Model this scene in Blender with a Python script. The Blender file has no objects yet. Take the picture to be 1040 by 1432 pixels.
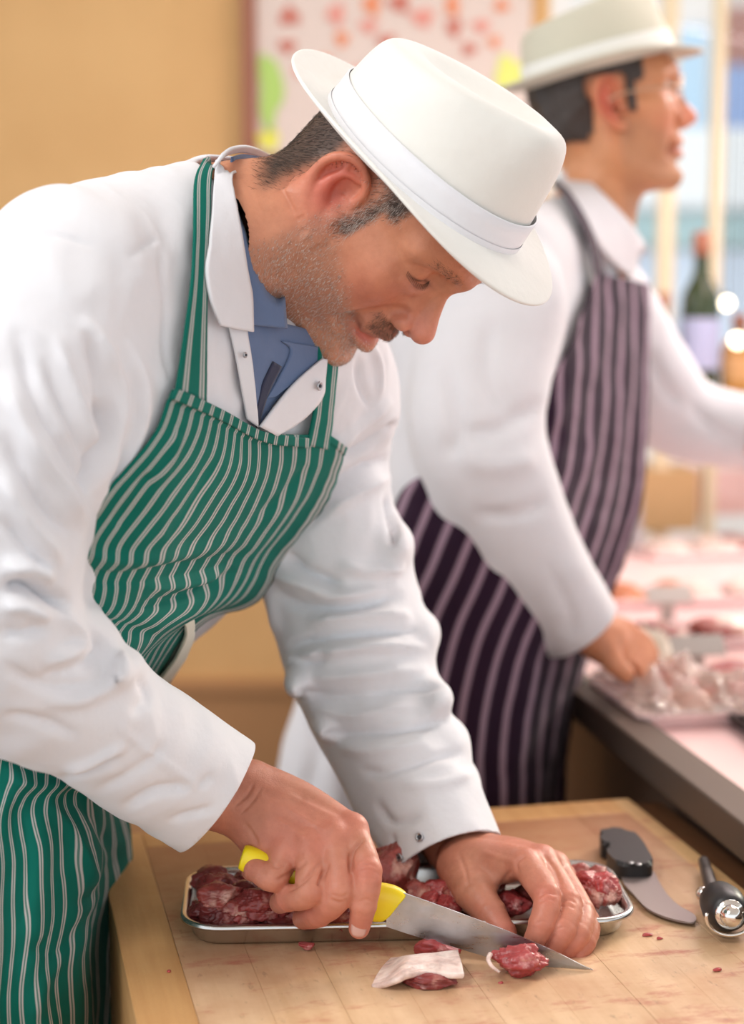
import bpy, bmesh, math, random
import numpy as np
from mathutils import Vector, Matrix
rng = np.random.default_rng(7); random.seed(7)
SC = bpy.context.scene; COL = SC.collection
R = math.radians
# ------------------------------------------------------------------ camera
CAMZ, PITCH, FPX, IW, IH = 1.46, R(7.5), 2400.0, 1040.0, 1432.0
cam_d = bpy.data.cameras.new('camera'); cam = bpy.data.objects.new('camera', cam_d); COL.objects.link(cam)
cam.location = (0, 0, CAMZ); cam.rotation_euler = (R(90) - PITCH, 0, 0)
cam_d.sensor_fit = 'VERTICAL'; cam_d.sensor_height = 36.0; cam_d.sensor_width = 36.0
cam_d.lens = FPX / IH * 36.0
cam_d.clip_start = 0.05; cam_d.clip_end = 200
cam_d.dof.use_dof = True; cam_d.dof.focus_distance = 1.44; cam_d.dof.aperture_fstop = 2.45
cam_d.dof.aperture_blades = 9
SC.camera = cam
# ------------------------------------------------------------------ world, sun, lamps, exposure
world = bpy.data.worlds.new('world'); SC.world = world; world.use_nodes = True
wn = world.node_tree.nodes; wn.clear()
wo = wn.new('ShaderNodeOutputWorld'); wb = wn.new('ShaderNodeBackground')
wb.inputs[0].default_value = (0.90, 0.95, 1.0, 1); wb.inputs[1].default_value = 1.25
world.node_tree.links.new(wb.outputs[0], wo.inputs[0])
def lamp(name, kind, loc, target, energy, color, size=1.0, sizey=None):
    d = bpy.data.lights.new(name, kind); o = bpy.data.objects.new(name, d); COL.objects.link(o)
    o.location = loc; d.energy = energy; d.color = color
    o.rotation_euler = (Vector(target) - Vector(loc)).to_track_quat('-Z', 'Y').to_euler()
    if kind == 'AREA':
        d.shape = 'RECTANGLE'; d.size = size; d.size_y = sizey or size
    if kind == 'SUN': d.angle = size
    return o
lamp('sun', 'SUN', (3.2, 5.2, 3.15), (0, 1.45, 1.1), 4.8, (1.0, 0.90, 0.72), R(9))
lamp('ceiling_light_front', 'AREA', (-1.1, 0.5, 2.75), (0.0, 1.5, 1.1), 21, (1.0, 0.975, 0.95), .7, .7)
lamp('ceiling_light_back', 'AREA', (0.9, 2.6, 3.0), (0.2, 2.4, 0.9), 18, (1.0, 0.95, 0.9), 1.2, 1.2)
lamp('added_pink_fill', 'AREA', (0.95, 2.7, 2.1), (0.72, 2.5, 0.95), 13, (1.0, 0.80, 0.80), 1.0, .3)  # unseen pinkish fill, added to brighten the counter goods
vs = SC.view_settings; vs.view_transform = 'Standard'; vs.look = 'None'; vs.gamma = 1.0
vs.use_curve_mapping = False; vs.exposure = 0.12
# ------------------------------------------------------------------ pixel helpers (authoring aids)
cP, sP = math.cos(PITCH), math.sin(PITCH)
CAM = np.array([0, 0, CAMZ])
def ray(px, py):
    a = (np.asarray(px, float) - 520) / FPX; b = -(np.asarray(py, float) - 716) / FPX
    return np.stack([a, cP + b * sP, -sP + b * cP], -1)
def at(px, py, Y):
    d = ray(px, py); return CAM + d * (np.asarray(Y, float) / d[..., 1])[..., None]
def onz(px, py, z):
    d = ray(px, py); return CAM + d * ((z - CAMZ) / d[..., 2])[..., None]
def proj(P):
    q = P - CAM; dz = q[..., 1] * cP - q[..., 2] * sP; u = q[..., 1] * sP + q[..., 2] * cP
    return 520 + FPX * q[..., 0] / dz, 716 - FPX * u / dz
def ppm(Y, py=700):                      # pixels per metre there
    d = ray(520, py); return FPX * d[1] / Y
# ------------------------------------------------------------------ object helpers
def link(o, parent=None):
    COL.objects.link(o)
    if parent: o.parent = parent
    return o
def tag(o, label=None, cat=None, group=None, kind=None):
    for k, v in (('label', label), ('category', cat), ('group', group), ('kind', kind)):
        if v: o[k] = v
    return o
def empty(name, loc=(0, 0, 0), rz=0, **kw):
    o = bpy.data.objects.new(name, None); o.empty_display_size = 0.05
    o.location = loc; o.rotation_euler = (0, 0, rz); COL.objects.link(o); return tag(o, **kw)
def mesh_obj(name, V, Fs, mat=None, parent=None, smooth=True, uv=None, col=None):
    me = bpy.data.meshes.new(name)
    V = np.asarray(V, np.float32)
    if isinstance(Fs, np.ndarray):
        n, k = Fs.shape
        me.vertices.add(len(V)); me.vertices.foreach_set('co', V.ravel())
        me.loops.add(n * k); me.loops.foreach_set('vertex_index', Fs.ravel().astype(np.int32))
        me.polygons.add(n); me.polygons.foreach_set('loop_start', np.arange(0, n * k, k, dtype=np.int32))
        me.update(calc_edges=True); me.validate()
    else:
        me.from_pydata([tuple(v) for v in V], [], Fs); me.update()
    if smooth: me.polygons.foreach_set('use_smooth', np.ones(len(me.polygons), bool))
    if uv is not None:
        l = me.uv_layers.new(name='UVMap'); vi = np.empty(len(me.loops), np.int32)
        me.loops.foreach_get('vertex_index', vi); l.data.foreach_set('uv', np.asarray(uv, np.float32)[vi].ravel())
    if col is not None:
        a = me.color_attributes.new('Col', 'FLOAT_COLOR', 'POINT')
        a.data.foreach_set('color', np.c_[col, np.ones(len(V))].astype(np.float32).ravel())
    if mat: me.materials.append(mat)
    o = bpy.data.objects.new(name, me); return link(o, parent)
def to_local(V, o):                      # world coordinates -> an empty's local ones
    M = np.array(Matrix.LocRotScale(o.location, o.rotation_euler.to_quaternion(), None).inverted())
    return V @ M[:3, :3].T + M[:3, 3]
def bm_obj(name, bm, mat=None, parent=None, smooth=False):
    me = bpy.data.meshes.new(name); bmesh.ops.recalc_face_normals(bm, faces=bm.faces); bm.to_mesh(me); bm.free()
    if smooth: me.polygons.foreach_set('use_smooth', np.ones(len(me.polygons), bool))
    if mat: me.materials.append(mat)
    return link(bpy.data.objects.new(name, me), parent)
def box_bm(sx, sy, sz, bev=0.0, loc=(0, 0, 0), bm=None, rot=None):
    b = bmesh.new(); bmesh.ops.create_cube(b, size=1)
    bmesh.ops.scale(b, vec=(sx, sy, sz), verts=b.verts)
    if bev: bmesh.ops.bevel(b, geom=b.edges[:], offset=bev, segments=2, affect='EDGES', profile=0.6)
    if rot is not None: bmesh.ops.rotate(b, cent=(0, 0, 0), matrix=rot, verts=b.verts)
    bmesh.ops.translate(b, vec=loc, verts=b.verts)
    if bm is None: return b
    me = bpy.data.meshes.new('t'); b.to_mesh(me); b.free(); bm.from_mesh(me); bpy.data.meshes.remove(me); return bm
def catmull(P, n):
    P = np.asarray(P, float); m = len(P)
    if m == 2: return P[0] + (P[1] - P[0]) * np.linspace(0, 1, n)[:, None]
    Q = np.vstack([2 * P[0] - P[1], P, 2 * P[-1] - P[-2]])
    t = np.linspace(0, m - 1 - 1e-9, n); i = t.astype(int); f = (t - i)[:, None]
    a, b, c, d = Q[i], Q[i + 1], Q[i + 2], Q[i + 3]
    return 0.5 * (2 * b + (c - a) * f + (2 * a - 5 * b + 4 * c - d) * f ** 2 + (3 * b - a - 3 * c + d) * f ** 3)
def grid_faces(nu, nv, wrap=False):
    i = np.arange(nv - 1)[:, None]; j = np.arange(nu if wrap else nu - 1)[None, :]
    a = i * nu + j; b = i * nu + (j + 1) % nu
    return np.stack([a, b, b + nu, a + nu], -1).reshape(-1, 4)
def tube(path, rad, nseg=12, caps=True):
    P = np.asarray(path, float); n = len(P); rad = np.broadcast_to(rad, (n,)); T = np.gradient(P, axis=0)
    T /= np.linalg.norm(T, axis=1)[:, None]; up = np.array([0, 0, 1.0]) if abs(T[0][2]) < .9 else np.array([1.0, 0, 0])
    V = []; a = np.linspace(0, 2 * np.pi, nseg, endpoint=False); A = np.cross(T[0], up); A /= np.linalg.norm(A)
    for k in range(n):
        A = A - T[k] * A.dot(T[k]); A /= np.linalg.norm(A); B = np.cross(T[k], A)
        V.append(P[k] + rad[k] * (np.cos(a)[:, None] * A + np.sin(a)[:, None] * B))
    V = np.vstack(V); Fq = [tuple(q) for q in grid_faces(nseg, n, True)]
    if caps: Fq += [tuple(range(nseg))[::-1], tuple(range((n - 1) * nseg, n * nseg))]
    return V, Fq
def join(parts):
    Vs, Fs, o = [], [], 0
    for V, Fq in parts:
        Vs.append(V); Fs += [tuple(int(i) + o for i in f) for f in Fq]; o += len(V)
    return np.vstack(Vs), Fs
def lathe(prof, n=32, axis=2):
    a = np.linspace(0, 2 * np.pi, n, endpoint=False); V = np.vstack([np.c_[r * np.cos(a), r * np.sin(a), np.full(n, z)] for r, z in prof])
    return V, [tuple(q) for q in grid_faces(n, len(prof), True)] + [tuple(range(n))[::-1], tuple(range((len(prof) - 1) * n, len(prof) * n))]
# ------------------------------------------------------------------ signed distance sculpting
def seg(a, b, ra, rb=None):
    a = np.asarray(a, float); b = np.asarray(b, float); rb = ra if rb is None else rb
    d = b - a; L = max(d.dot(d), 1e-12); r = max(ra, rb)
    def f(P):
        q = P - a; t = np.clip((q @ d) / L, 0, 1)
        return np.linalg.norm(q - t[..., None] * d, axis=-1) - (ra + (rb - ra) * t)
    return f, np.minimum(a, b) - r, np.maximum(a, b) + r
def ell(c, r, M=None):
    c = np.asarray(c, float); r = np.asarray(r, float)
    def f(P):
        q = P - c
        if M is not None: q = q @ M
        k0 = np.linalg.norm(q / r, axis=-1); k1 = np.linalg.norm(q / r ** 2, axis=-1)
        return k0 * (k0 - 1) / np.maximum(k1, 1e-9)
    m = r.max() if M is not None else r
    return f, c - m, c + m
def chain(pts, n=24):                    # rows x,y,z,r
    Q = catmull(np.asarray(pts, float), n)
    return [seg(Q[i, :3], Q[i + 1, :3], Q[i, 3], Q[i + 1, 3]) for i in range(n - 1)]
def web(A, B, n=16):                     # rows x,y,z,r for two sides
    a = catmull(A, n); b = catmull(B, n)
    return [seg(a[i, :3], b[i, :3], a[i, 3], b[i, 3]) for i in range(n)]
class Field:
    def __init__(s, lo, hi, h):
        s.h = h; s.lo = np.asarray(lo, float); s.n = (np.ceil((np.asarray(hi) - s.lo) / h).astype(int) + 1)
        s.D = np.full(s.n, 1.0, np.float32)
    def _box(s, prims, m):
        lo = np.min([p[1] for p in prims], 0) - m; hi = np.max([p[2] for p in prims], 0) + m
        i0 = np.clip(np.floor((lo - s.lo) / s.h).astype(int), 0, s.n); i1 = np.clip(np.ceil((hi - s.lo) / s.h).astype(int) + 1, 0, s.n)
        return i0, i1
    def _pts(s, i0, i1):
        ax = [s.lo[k] + s.h * np.arange(i0[k], i1[k]) for k in range(3)]
        return np.stack(np.meshgrid(*ax, indexing='ij'), -1)
    def group(s, prims, m):
        g0, g1 = s._box(prims, m)
        if (g1 <= g0).any(): return None
        G = np.full(g1 - g0, 1.0, np.float32)
        for p in prims:
            i0, i1 = s._box([p], m)
            if (i1 <= i0).any(): continue
            sl = tuple(slice(i0[k] - g0[k], i1[k] - g0[k]) for k in range(3))
            G[sl] = np.minimum(G[sl], p[0](s._pts(i0, i1)))
        return tuple(slice(g0[k], g1[k]) for k in range(3)), G
    def add(s, prims, k=0.0, m=None):
        if callable(prims[0]): prims = [prims]
        r = s.group(prims, (k + 3 * s.h) if m is None else m)
        if r is None: return
        sl, G = r; D = s.D[sl]
        h = np.maximum(k - np.abs(D - G), 0) / k if k > 0 else 0
        s.D[sl] = np.minimum(D, G) - h * h * k * .25
    def sub(s, prims, k=0.0):
        if callable(prims[0]): prims = [prims]
        r = s.group(prims, k + 3 * s.h)
        if r is None: return
        sl, G = r; G = -G; D = s.D[sl]
        h = np.maximum(k - np.abs(D - G), 0) / k if k > 0 else 0
        s.D[sl] = np.maximum(D, G) + h * h * k * .25
    def sample(s, P):
        q = (P - s.lo) / s.h; q = np.clip(q, 0, s.n - 1.001); i = q.astype(int); f = q - i
        x, y, z = i[..., 0], i[..., 1], i[..., 2]; fx, fy, fz = f[..., 0], f[..., 1], f[..., 2]; D = s.D
        c = lambda a, b, d: D[x + a, y + b, z + d]
        return (((c(0,0,0)*(1-fx)+c(1,0,0)*fx)*(1-fy)+(c(0,1,0)*(1-fx)+c(1,1,0)*fx)*fy)*(1-fz)
               +((c(0,0,1)*(1-fx)+c(1,0,1)*fx)*(1-fy)+(c(0,1,1)*(1-fx)+c(1,1,1)*fx)*fy)*fz)
    def grad(s, P, e=None):
        e = e or s.h * 1.5; g = np.stack([s.sample(P + e * np.eye(3)[k]) - s.sample(P - e * np.eye(3)[k]) for k in range(3)], -1)
        return g / np.maximum(np.linalg.norm(g, axis=-1), 1e-9)[..., None]
    def hit(s, px, py, off=0.0, y0=None, y1=None, iso=0.0):
        px = np.asarray(px, float).ravel(); py = np.asarray(py, float).ravel()
        y0 = s.lo[1] if y0 is None else y0; y1 = s.lo[1] + s.h * (s.n[1] - 1) if y1 is None else y1
        Y = np.arange(y0, y1, s.h * .8); d = ray(px, py); P = CAM + d[:, None, :] * (Y[None, :] / d[:, 1:2])[..., None]
        inside = ((P > s.lo + s.h) & (P < s.lo + s.h * (s.n - 2))).all(-1)
        v = np.where(inside, s.sample(P), 1.0) - iso
        neg = v < 0; has = neg.any(1); k = np.where(has, neg.argmax(1), v.argmin(1)); k0 = np.maximum(k - 1, 0)
        r = np.arange(len(px)); a, b = v[r, k0], v[r, k]
        t = np.where(has & (k > 0), a / np.maximum(a - b, 1e-9), 1.0)[:, None]
        Q = P[r, k0] * (1 - t) + P[r, k] * t
        return Q + s.grad(Q) * off if off else Q
    def mesh(s):
        D = s.D; S = D < 0; n = s.n
        c = np.zeros(n - 1, np.int8)
        offs = [(a, b, d) for a in (0, 1) for b in (0, 1) for d in (0, 1)]
        for a, b, d in offs: c += S[a:n[0]-1+a, b:n[1]-1+b, d:n[2]-1+d]
        act = (c > 0) & (c < 8); idx = np.full(n - 1, -1, np.int64); I = np.argwhere(act); idx[act] = np.arange(len(I))
        cv = np.stack([D[I[:,0]+a, I[:,1]+b, I[:,2]+d] for a, b, d in offs], 1).astype(float); O = np.array(offs, float)
        acc = np.zeros((len(I), 3)); cnt = np.zeros(len(I))
        for i in range(8):
            for j in range(i + 1, 8):
                if np.abs(O[i] - O[j]).sum() != 1: continue
                m = (cv[:, i] < 0) != (cv[:, j] < 0); t = cv[m, i] / (cv[m, i] - cv[m, j])
                acc[m] += O[i] + t[:, None] * (O[j] - O[i]); cnt[m] += 1
        V = s.lo + s.h * (I + acc / cnt[:, None]); Fq = []
        for ax in range(3):
            u, w = (ax + 1) % 3, (ax + 2) % 3
            sa = [slice(1, n[k] - 1) for k in range(3)]; sb = list(sa); sa[ax] = slice(0, n[ax] - 1); sb[ax] = slice(1, n[ax])
            A, B = S[tuple(sa)], S[tuple(sb)]; ch = np.argwhere(A != B)
            if not len(ch): continue
            flip = A[tuple(ch.T)]; e = ch.copy()
            for k in range(3):
                if k != ax: e[:, k] += 1
            def cell(du, dw):
                q = e.copy(); q[:, u] -= du; q[:, w] -= dw; return idx[tuple(q.T)]
            q = np.stack([cell(1, 1), cell(0, 1), cell(0, 0), cell(1, 0)], 1)
            q[~flip] = q[~flip][:, ::-1]; Fq.append(q)
        return V, np.vstack(Fq)
def smooth_mesh(V, Fq, it=1, lam=.5, w=None):
    E = np.unique(np.sort(np.vstack([Fq[:, [i, (i + 1) % Fq.shape[1]]] for i in range(Fq.shape[1])]), 1), axis=0)
    for _ in range(it):
        S = np.zeros_like(V); c = np.zeros(len(V))
        for a, b in ((0, 1), (1, 0)):
            for k in range(3): S[:, k] += np.bincount(E[:, a], V[E[:, b], k], len(V))
            c += np.bincount(E[:, a], minlength=len(V))
        D = (S / np.maximum(c, 1)[:, None] - V) * lam
        V = V + (D if w is None else D * w[:, None])
    return V
def normals(V, Fq):
    N = np.zeros_like(V); n = np.cross(V[Fq[:, 1]] - V[Fq[:, 0]], V[Fq[:, 2]] - V[Fq[:, 0]])
    for i in range(Fq.shape[1]):
        for k in range(3): N[:, k] += np.bincount(Fq[:, i], n[:, k], len(V))
    return N / np.maximum(np.linalg.norm(N, axis=1), 1e-12)[:, None]
def strokes(V, N, S, ymax=9, ymin=0):    # sculpt creases and ridges: (pixel polyline, height m, width px)
    px, py = proj(V); tc = CAM - V; tc /= np.linalg.norm(tc, axis=1)[:, None]
    face = np.clip((N * tc).sum(1) * 3 + .4, 0, 1); H = np.zeros(len(V))
    for s_ in S:
        pts, amp, w = s_[:3]; P = catmull(pts, max(6, len(pts) * 4)); n = len(P) - 1
        m = (px > P[:, 0].min() - 3 * w) & (px < P[:, 0].max() + 3 * w) & (py > P[:, 1].min() - 3 * w) & (py < P[:, 1].max() + 3 * w) & (V[:, 1] < (s_[3] if len(s_) > 3 else ymax)) & (V[:, 1] > ymin)
        I = np.where(m)[0]
        if not len(I): continue
        q = np.c_[px[I], py[I]]; best = np.full(len(I), 1e9); tt = np.zeros(len(I))
        for i in range(n):
            a, b = P[i], P[i + 1]; d = b - a; t = np.clip(((q - a) @ d) / max(d @ d, 1e-9), 0, 1)
            e = np.linalg.norm(q - a - t[:, None] * d, axis=1); c = e < best; best[c] = e[c]; tt[c] = (i + t[c]) / n
        H[I] += amp * np.exp(-(best / w) ** 2) * np.clip(6 * tt * (1 - tt), 0, 1)
    return V + N * (H * face)[:, None]
def noise3(P, f, seed=0, oct=3):         # cheap smooth noise from rotated sines
    r = np.random.default_rng(seed); s = np.zeros(P.shape[:-1]); a = 1; tot = 0
    for o in range(oct):
        for _ in range(4):
            k = r.normal(size=3); k /= np.linalg.norm(k); s += a * np.sin((P @ k) * f * 6.283 * r.uniform(.7, 1.3) + r.uniform(0, 6.283))
        tot += a * 2; a *= .5; f *= 2.03
    return s / tot
# ------------------------------------------------------------------ materials
def mat(name, color=(.8, .8, .8), rough=.5, metal=0., **kw):
    m = bpy.data.materials.new(name); m.use_nodes = True; b = m.node_tree.nodes['Principled BSDF']
    b.inputs['Base Color'].default_value = (*color, 1); b.inputs['Roughness'].default_value = rough; b.inputs['Metallic'].default_value = metal
    for k, v in kw.items():
        k = {'sss': 'Subsurface Weight', 'spec': 'Specular IOR Level', 'trans': 'Transmission Weight', 'sheen': 'Sheen Weight', 'coat': 'Coat Weight', 'ior': 'IOR', 'alpha': 'Alpha'}[k]
        b.inputs[k].default_value = v
    return m
def nd(m, t, **kw):
    n = m.node_tree.nodes.new(t)
    for k, v in kw.items():
        if k in n.inputs: n.inputs[k].default_value = v
        else: setattr(n, k, v)
    return n
def lk(m, a, b): m.node_tree.links.new(a, b)
def bsdf(m): return m.node_tree.nodes['Principled BSDF']
def ramp(m, fac, stops):
    r = nd(m, 'ShaderNodeValToRGB'); lk(m, fac, r.inputs[0]); e = r.color_ramp.elements
    while len(e) < len(stops): e.new(.5)
    for x, (p, c) in zip(e, stops): x.position = p; x.color = (*c, 1)
    return r.outputs[0]
def coords(m, scale=(1, 1, 1), kind='Object', rot=(0, 0, 0)):
    t = nd(m, 'ShaderNodeTexCoord'); mp = nd(m, 'ShaderNodeMapping'); mp.inputs['Scale'].default_value = scale
    mp.inputs['Rotation'].default_value = rot; lk(m, t.outputs[kind], mp.inputs[0]); return mp.outputs[0]
def noise(m, vec, scale, detail=4, rough=.55):
    n = nd(m, 'ShaderNodeTexNoise'); n.inputs['Scale'].default_value = scale; n.inputs['Detail'].default_value = detail; n.inputs['Roughness'].default_value = rough
    lk(m, vec, n.inputs['Vector']); return n.outputs['Fac']
def bump(m, h, dist, strength=1.0, prev=None):
    b = nd(m, 'ShaderNodeBump'); b.inputs['Distance'].default_value = dist; b.inputs['Strength'].default_value = strength
    lk(m, h, b.inputs['Height'])
    if prev: lk(m, prev, b.inputs['Normal'])
    return b.outputs['Normal']
def mix(m, f, a, b, mode='MIX'):
    n = nd(m, 'ShaderNodeMix'); n.data_type = 'RGBA'; n.blend_type = mode
    for s_, v in ((0, f), (6, a), (7, b)):
        if isinstance(v, (int, float)): n.inputs[s_].default_value = v
        elif isinstance(v, tuple): n.inputs[s_].default_value = (*v, 1)
        else: lk(m, v, n.inputs[s_])
    return n.outputs[2]
def mathn(m, op, a, b=0.0):
    n = nd(m, 'ShaderNodeMath'); n.operation = op
    for i, v in enumerate((a, b)):
        if isinstance(v, (int, float)): n.inputs[i].default_value = v
        else: lk(m, v, n.inputs[i])
    return n.outputs[0]
def cloth(name, c, var=.04, weave=1600, rough=.85, sheen=.2):
    m = mat(name, c, rough, sheen=sheen, spec=.25); v = coords(m)
    n = noise(m, v, 7, 5); c2 = tuple(x * (1 - var * 2) for x in c)
    lk(m, ramp(m, n, [(.35, c2), (.65, c)]), bsdf(m).inputs['Base Color'])
    w = noise(m, v, weave, 2); f = noise(m, v, 38, 4)
    g = noise(m, v, 15, 3); lk(m, bump(m, g, .004, .55, bump(m, f, .0014, .7, bump(m, w, .0003, .35))), bsdf(m).inputs['Normal']); return m
M = {}
M['coat'] = cloth('white_cotton', (.78, .775, .80))
M['coat_dimmed'] = cloth('dimmed_white_cotton', (.68, .67, .69))  # second coat's white darkened in the colour to render less bright
M['felt'] = cloth('cream_felt', (.80, .785, .73), .02, 900, .95, .35)
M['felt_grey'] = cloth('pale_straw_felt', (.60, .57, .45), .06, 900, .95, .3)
M['ribbon'] = cloth('white_ribbon', (.80, .80, .83), .01, 2400, .6)
M['shirt'] = cloth('blue_chambray', (.13, .19, .33), .10, 1500, .9)
M['shirt_dark'] = cloth('dark_blue_placket', (.035, .04, .08), .1, 1500)
M['cream_tape'] = cloth('cream_cotton_tape', (.86, .82, .66), .05)
def stripes(name, base, line, n, kind):
    m = mat(name, base, .85, sheen=.04, spec=.15); t = nd(m, 'ShaderNodeTexCoord'); s = nd(m, 'ShaderNodeSeparateXYZ'); lk(m, t.outputs['UV'], s.inputs[0])
    x = mathn(m, 'FRACT', mathn(m, 'MULTIPLY', s.outputs[0], float(n)))
    if kind == 'double': st = [(0, 0), (.30, 0), (.36, 1), (.42, 1), (.45, .22), (.52, .22), (.55, 1), (.61, 1), (.66, 0)]
    else: st = [(0, 0), (.30, 0), (.38, 1), (.60, 1), (.68, 0)]
    mk = ramp(m, x, [(p, (v, v, v)) for p, v in st])
    v = coords(m); nz = noise(m, v, 9, 4)
    b2 = mix(m, nz, tuple(c * .75 for c in base), tuple(min(1, c * 1.25) for c in base))
    lk(m, mix(m, mk, b2, line), bsdf(m).inputs['Base Color'])
    lk(m, bump(m, noise(m, v, 30, 4), .0015, .6, bump(m, noise(m, v, 1700, 2), .0003, .3)), bsdf(m).inputs['Normal']); return m
M['apron_green'] = stripes('green_butcher_stripe', (.003, .135, .10), (.50, .48, .46), 16, 'double')
M['strap_green'] = stripes('green_strap_stripe', (.003, .135, .10), (.50, .48, .46), 2, 'double')
M['apron_plain'] = cloth('green_hem_cloth', (.004, .15, .115), .1)
M['apron_purple'] = stripes('purple_butcher_stripe', (.020, .007, .019), (.27, .18, .23), 15, 'single')
M['strap_purple'] = cloth('dark_purple_tape', (.04, .018, .035), .1)
def skin(name, tint=(1, 1, 1)):
    m = mat(name, (.7, .4, .3), .5, sss=.18, spec=.4); b = bsdf(m)
    b.inputs['Subsurface Radius'].default_value = (1.0, .35, .2); b.inputs['Subsurface Scale'].default_value = .008
    a = nd(m, 'ShaderNodeVertexColor'); a.layer_name = 'Col'; v = coords(m)
    n1 = noise(m, v, 60, 5, .65); n2 = noise(m, v, 300, 3)
    c = mix(m, .35, a.outputs[0], ramp(m, n1, [(.35, (.62, .50, .46)), (.65, (1, 1, 1))]), 'MULTIPLY')
    c = mix(m, 1.0, c, tint, 'MULTIPLY')
    lk(m, c, b.inputs['Base Color']); vo = nd(m, 'ShaderNodeTexVoronoi'); vo.inputs['Scale'].default_value = 900; lk(m, v, vo.inputs['Vector'])
    lk(m, bump(m, vo.outputs['Distance'], .0003, .25, bump(m, n1, .0012, .45, bump(m, n2, .0004, .5))), b.inputs['Normal'])
    lk(m, ramp(m, n2, [(.3, (.38,) * 3), (.7, (.55,) * 3)]), b.inputs['Roughness']); return m
M['skin'] = skin('weathered_skin'); M['skin2'] = skin('tan_skin', (1.0, .93, .82))
M['nail'] = mat('fingernail', (.62, .33, .26), .35, sss=.1)
M['hair_dark'] = mat('dark_brown_hair', (.035, .022, .016), .5)
M['hair_mid'] = mat('brown_grey_hair', (.10, .07, .05), .55)
M['hair_grey'] = mat('grey_beard_hair', (.58, .50, .44), .5)
M['hair_tache'] = mat('moustache_hair', (.22, .12, .08), .5)
M['hair_white'] = mat('white_beard_hair', (.80, .74, .68), .5); M['eye'] = mat('eyeball', (.32, .24, .20), .15)
M['snap'] = mat('brushed_snap_metal', (.45, .45, .47), .35, 1.0)
M['snap_dark'] = mat('dark_snap_metal', (.06, .06, .07), .5, .6)  # dark metal of the stud in each snap
# metal
def steel(name, c=(.62, .62, .63), r=.28, streak=(4, 180, 4)):
    m = mat(name, c, r, 1.0); v = coords(m, streak); n = noise(m, v, 6, 4)
    lk(m, ramp(m, n, [(.3, (max(.05, r - .12),) * 3), (.7, (r + .14,) * 3)]), bsdf(m).inputs['Roughness'])
    n2 = noise(m, coords(m), 25, 5); lk(m, ramp(m, n2, [(.35, tuple(x * .72 for x in c)), (.6, c)]), bsdf(m).inputs['Base Color'])
    lk(m, bump(m, n, .0002, .3), bsdf(m).inputs['Normal']); return m
M['steel'] = mat('polished_tray_steel', (.60, .59, .57), .24, 1.0); M['blade'] = steel('knife_blade_steel', (.52, .54, .57), .34, (8, 8, 30)); M['old_blade'] = mat('dull_old_blade', (.30, .25, .24), .55, .7); M['chrome'] = mat('chrome', (.8, .78, .74), .12, 1.0)
M['rod'] = steel('sharpening_rod_steel', (.22, .21, .20), .4)
M['yellow'] = mat('yellow_plastic', (.90, .70, .01), .32); M['black'] = mat('black_plastic', (.018, .017, .018), .42)
M['yellow_ring'] = mat('yellow_ring_plastic', (.8, .62, .08), .4)
def woodm(name, c1, c2, rot, stain=True):
    m = mat(name, c1, .5, spec=.35); v = coords(m, (1, 1, 1), 'Object', (0, 0, rot)); g = coords(m, (60, 4, 60), 'Object', (0, 0, rot))
    n = noise(m, g, 1.2, 6, .6); n2 = noise(m, v, 7, 5)
    c = mix(m, ramp(m, n, [(.3, (0, 0, 0)), (.7, (1, 1, 1))]), c2, c1)
    if stain:
        c = mix(m, ramp(m, n2, [(.44, (0, 0, 0)), (.70, (.85,) * 3)]), c, (.46, .23, .12))
        n3 = noise(m, coords(m, (1, 2.6, 1)), 16, 6, .7); c = mix(m, ramp(m, n3, [(.54, (0, 0, 0)), (.70, (.85,) * 3)]), c, (.44, .14, .09))
        n4 = noise(m, coords(m, (3, 1, 1)), 40, 5, .7); c = mix(m, ramp(m, n4, [(.60, (0, 0, 0)), (.70, (.5,) * 3)]), c, (.20, .12, .07))
    lk(m, c, bsdf(m).inputs['Base Color'])
    lk(m, ramp(m, n2, [(.35, (.30,) * 3), (.65, (.55,) * 3)]), bsdf(m).inputs['Roughness'])
    lk(m, bump(m, n, .0006, .5, bump(m, noise(m, v, 90, 4), .0008, .4)), bsdf(m).inputs['Normal']); return m
# meat
def meatm(name, red, fat, lo=.55, hi=.66, wet=.38):
    m = mat(name, red, wet, spec=.5, sss=.10, coat=.08); m.node_tree.nodes['Principled BSDF'].inputs['Subsurface Radius'].default_value = (1, .2, .15); bsdf(m).inputs['Subsurface Scale'].default_value = .004
    v = coords(m); n = noise(m, v, 42, 5, .6); s = noise(m, coords(m, (1, 3, 1)), 70, 4)
    c = mix(m, ramp(m, s, [(.3, (0, 0, 0)), (.7, (1, 1, 1))]), tuple(x * .55 for x in red), red)
    c = mix(m, ramp(m, n, [(lo, (0, 0, 0)), (hi, (1, 1, 1))]), c, fat)
    lk(m, c, bsdf(m).inputs['Base Color']); lk(m, bump(m, s, .0016, .7, bump(m, n, .002, .5)), bsdf(m).inputs['Normal']); return m
M['meat'] = meatm('raw_lamb', (.33, .05, .045), (.60, .30, .24), .58, .72); M['meat_dark'] = meatm('dark_raw_lamb', (.20, .028, .026), (.45, .19, .15), .6, .75)
M['meat_fatty'] = meatm('marbled_lamb', (.40, .075, .06), (.68, .40, .32), .50, .68); M['fat'] = meatm('lamb_fat', (.86, .62, .54), (.92, .76, .68), .4, .6, .4)
M['meat_bright'] = meatm('fresh_cut_lamb', (.50, .07, .07), (.80, .46, .42), .58, .72)
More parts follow.
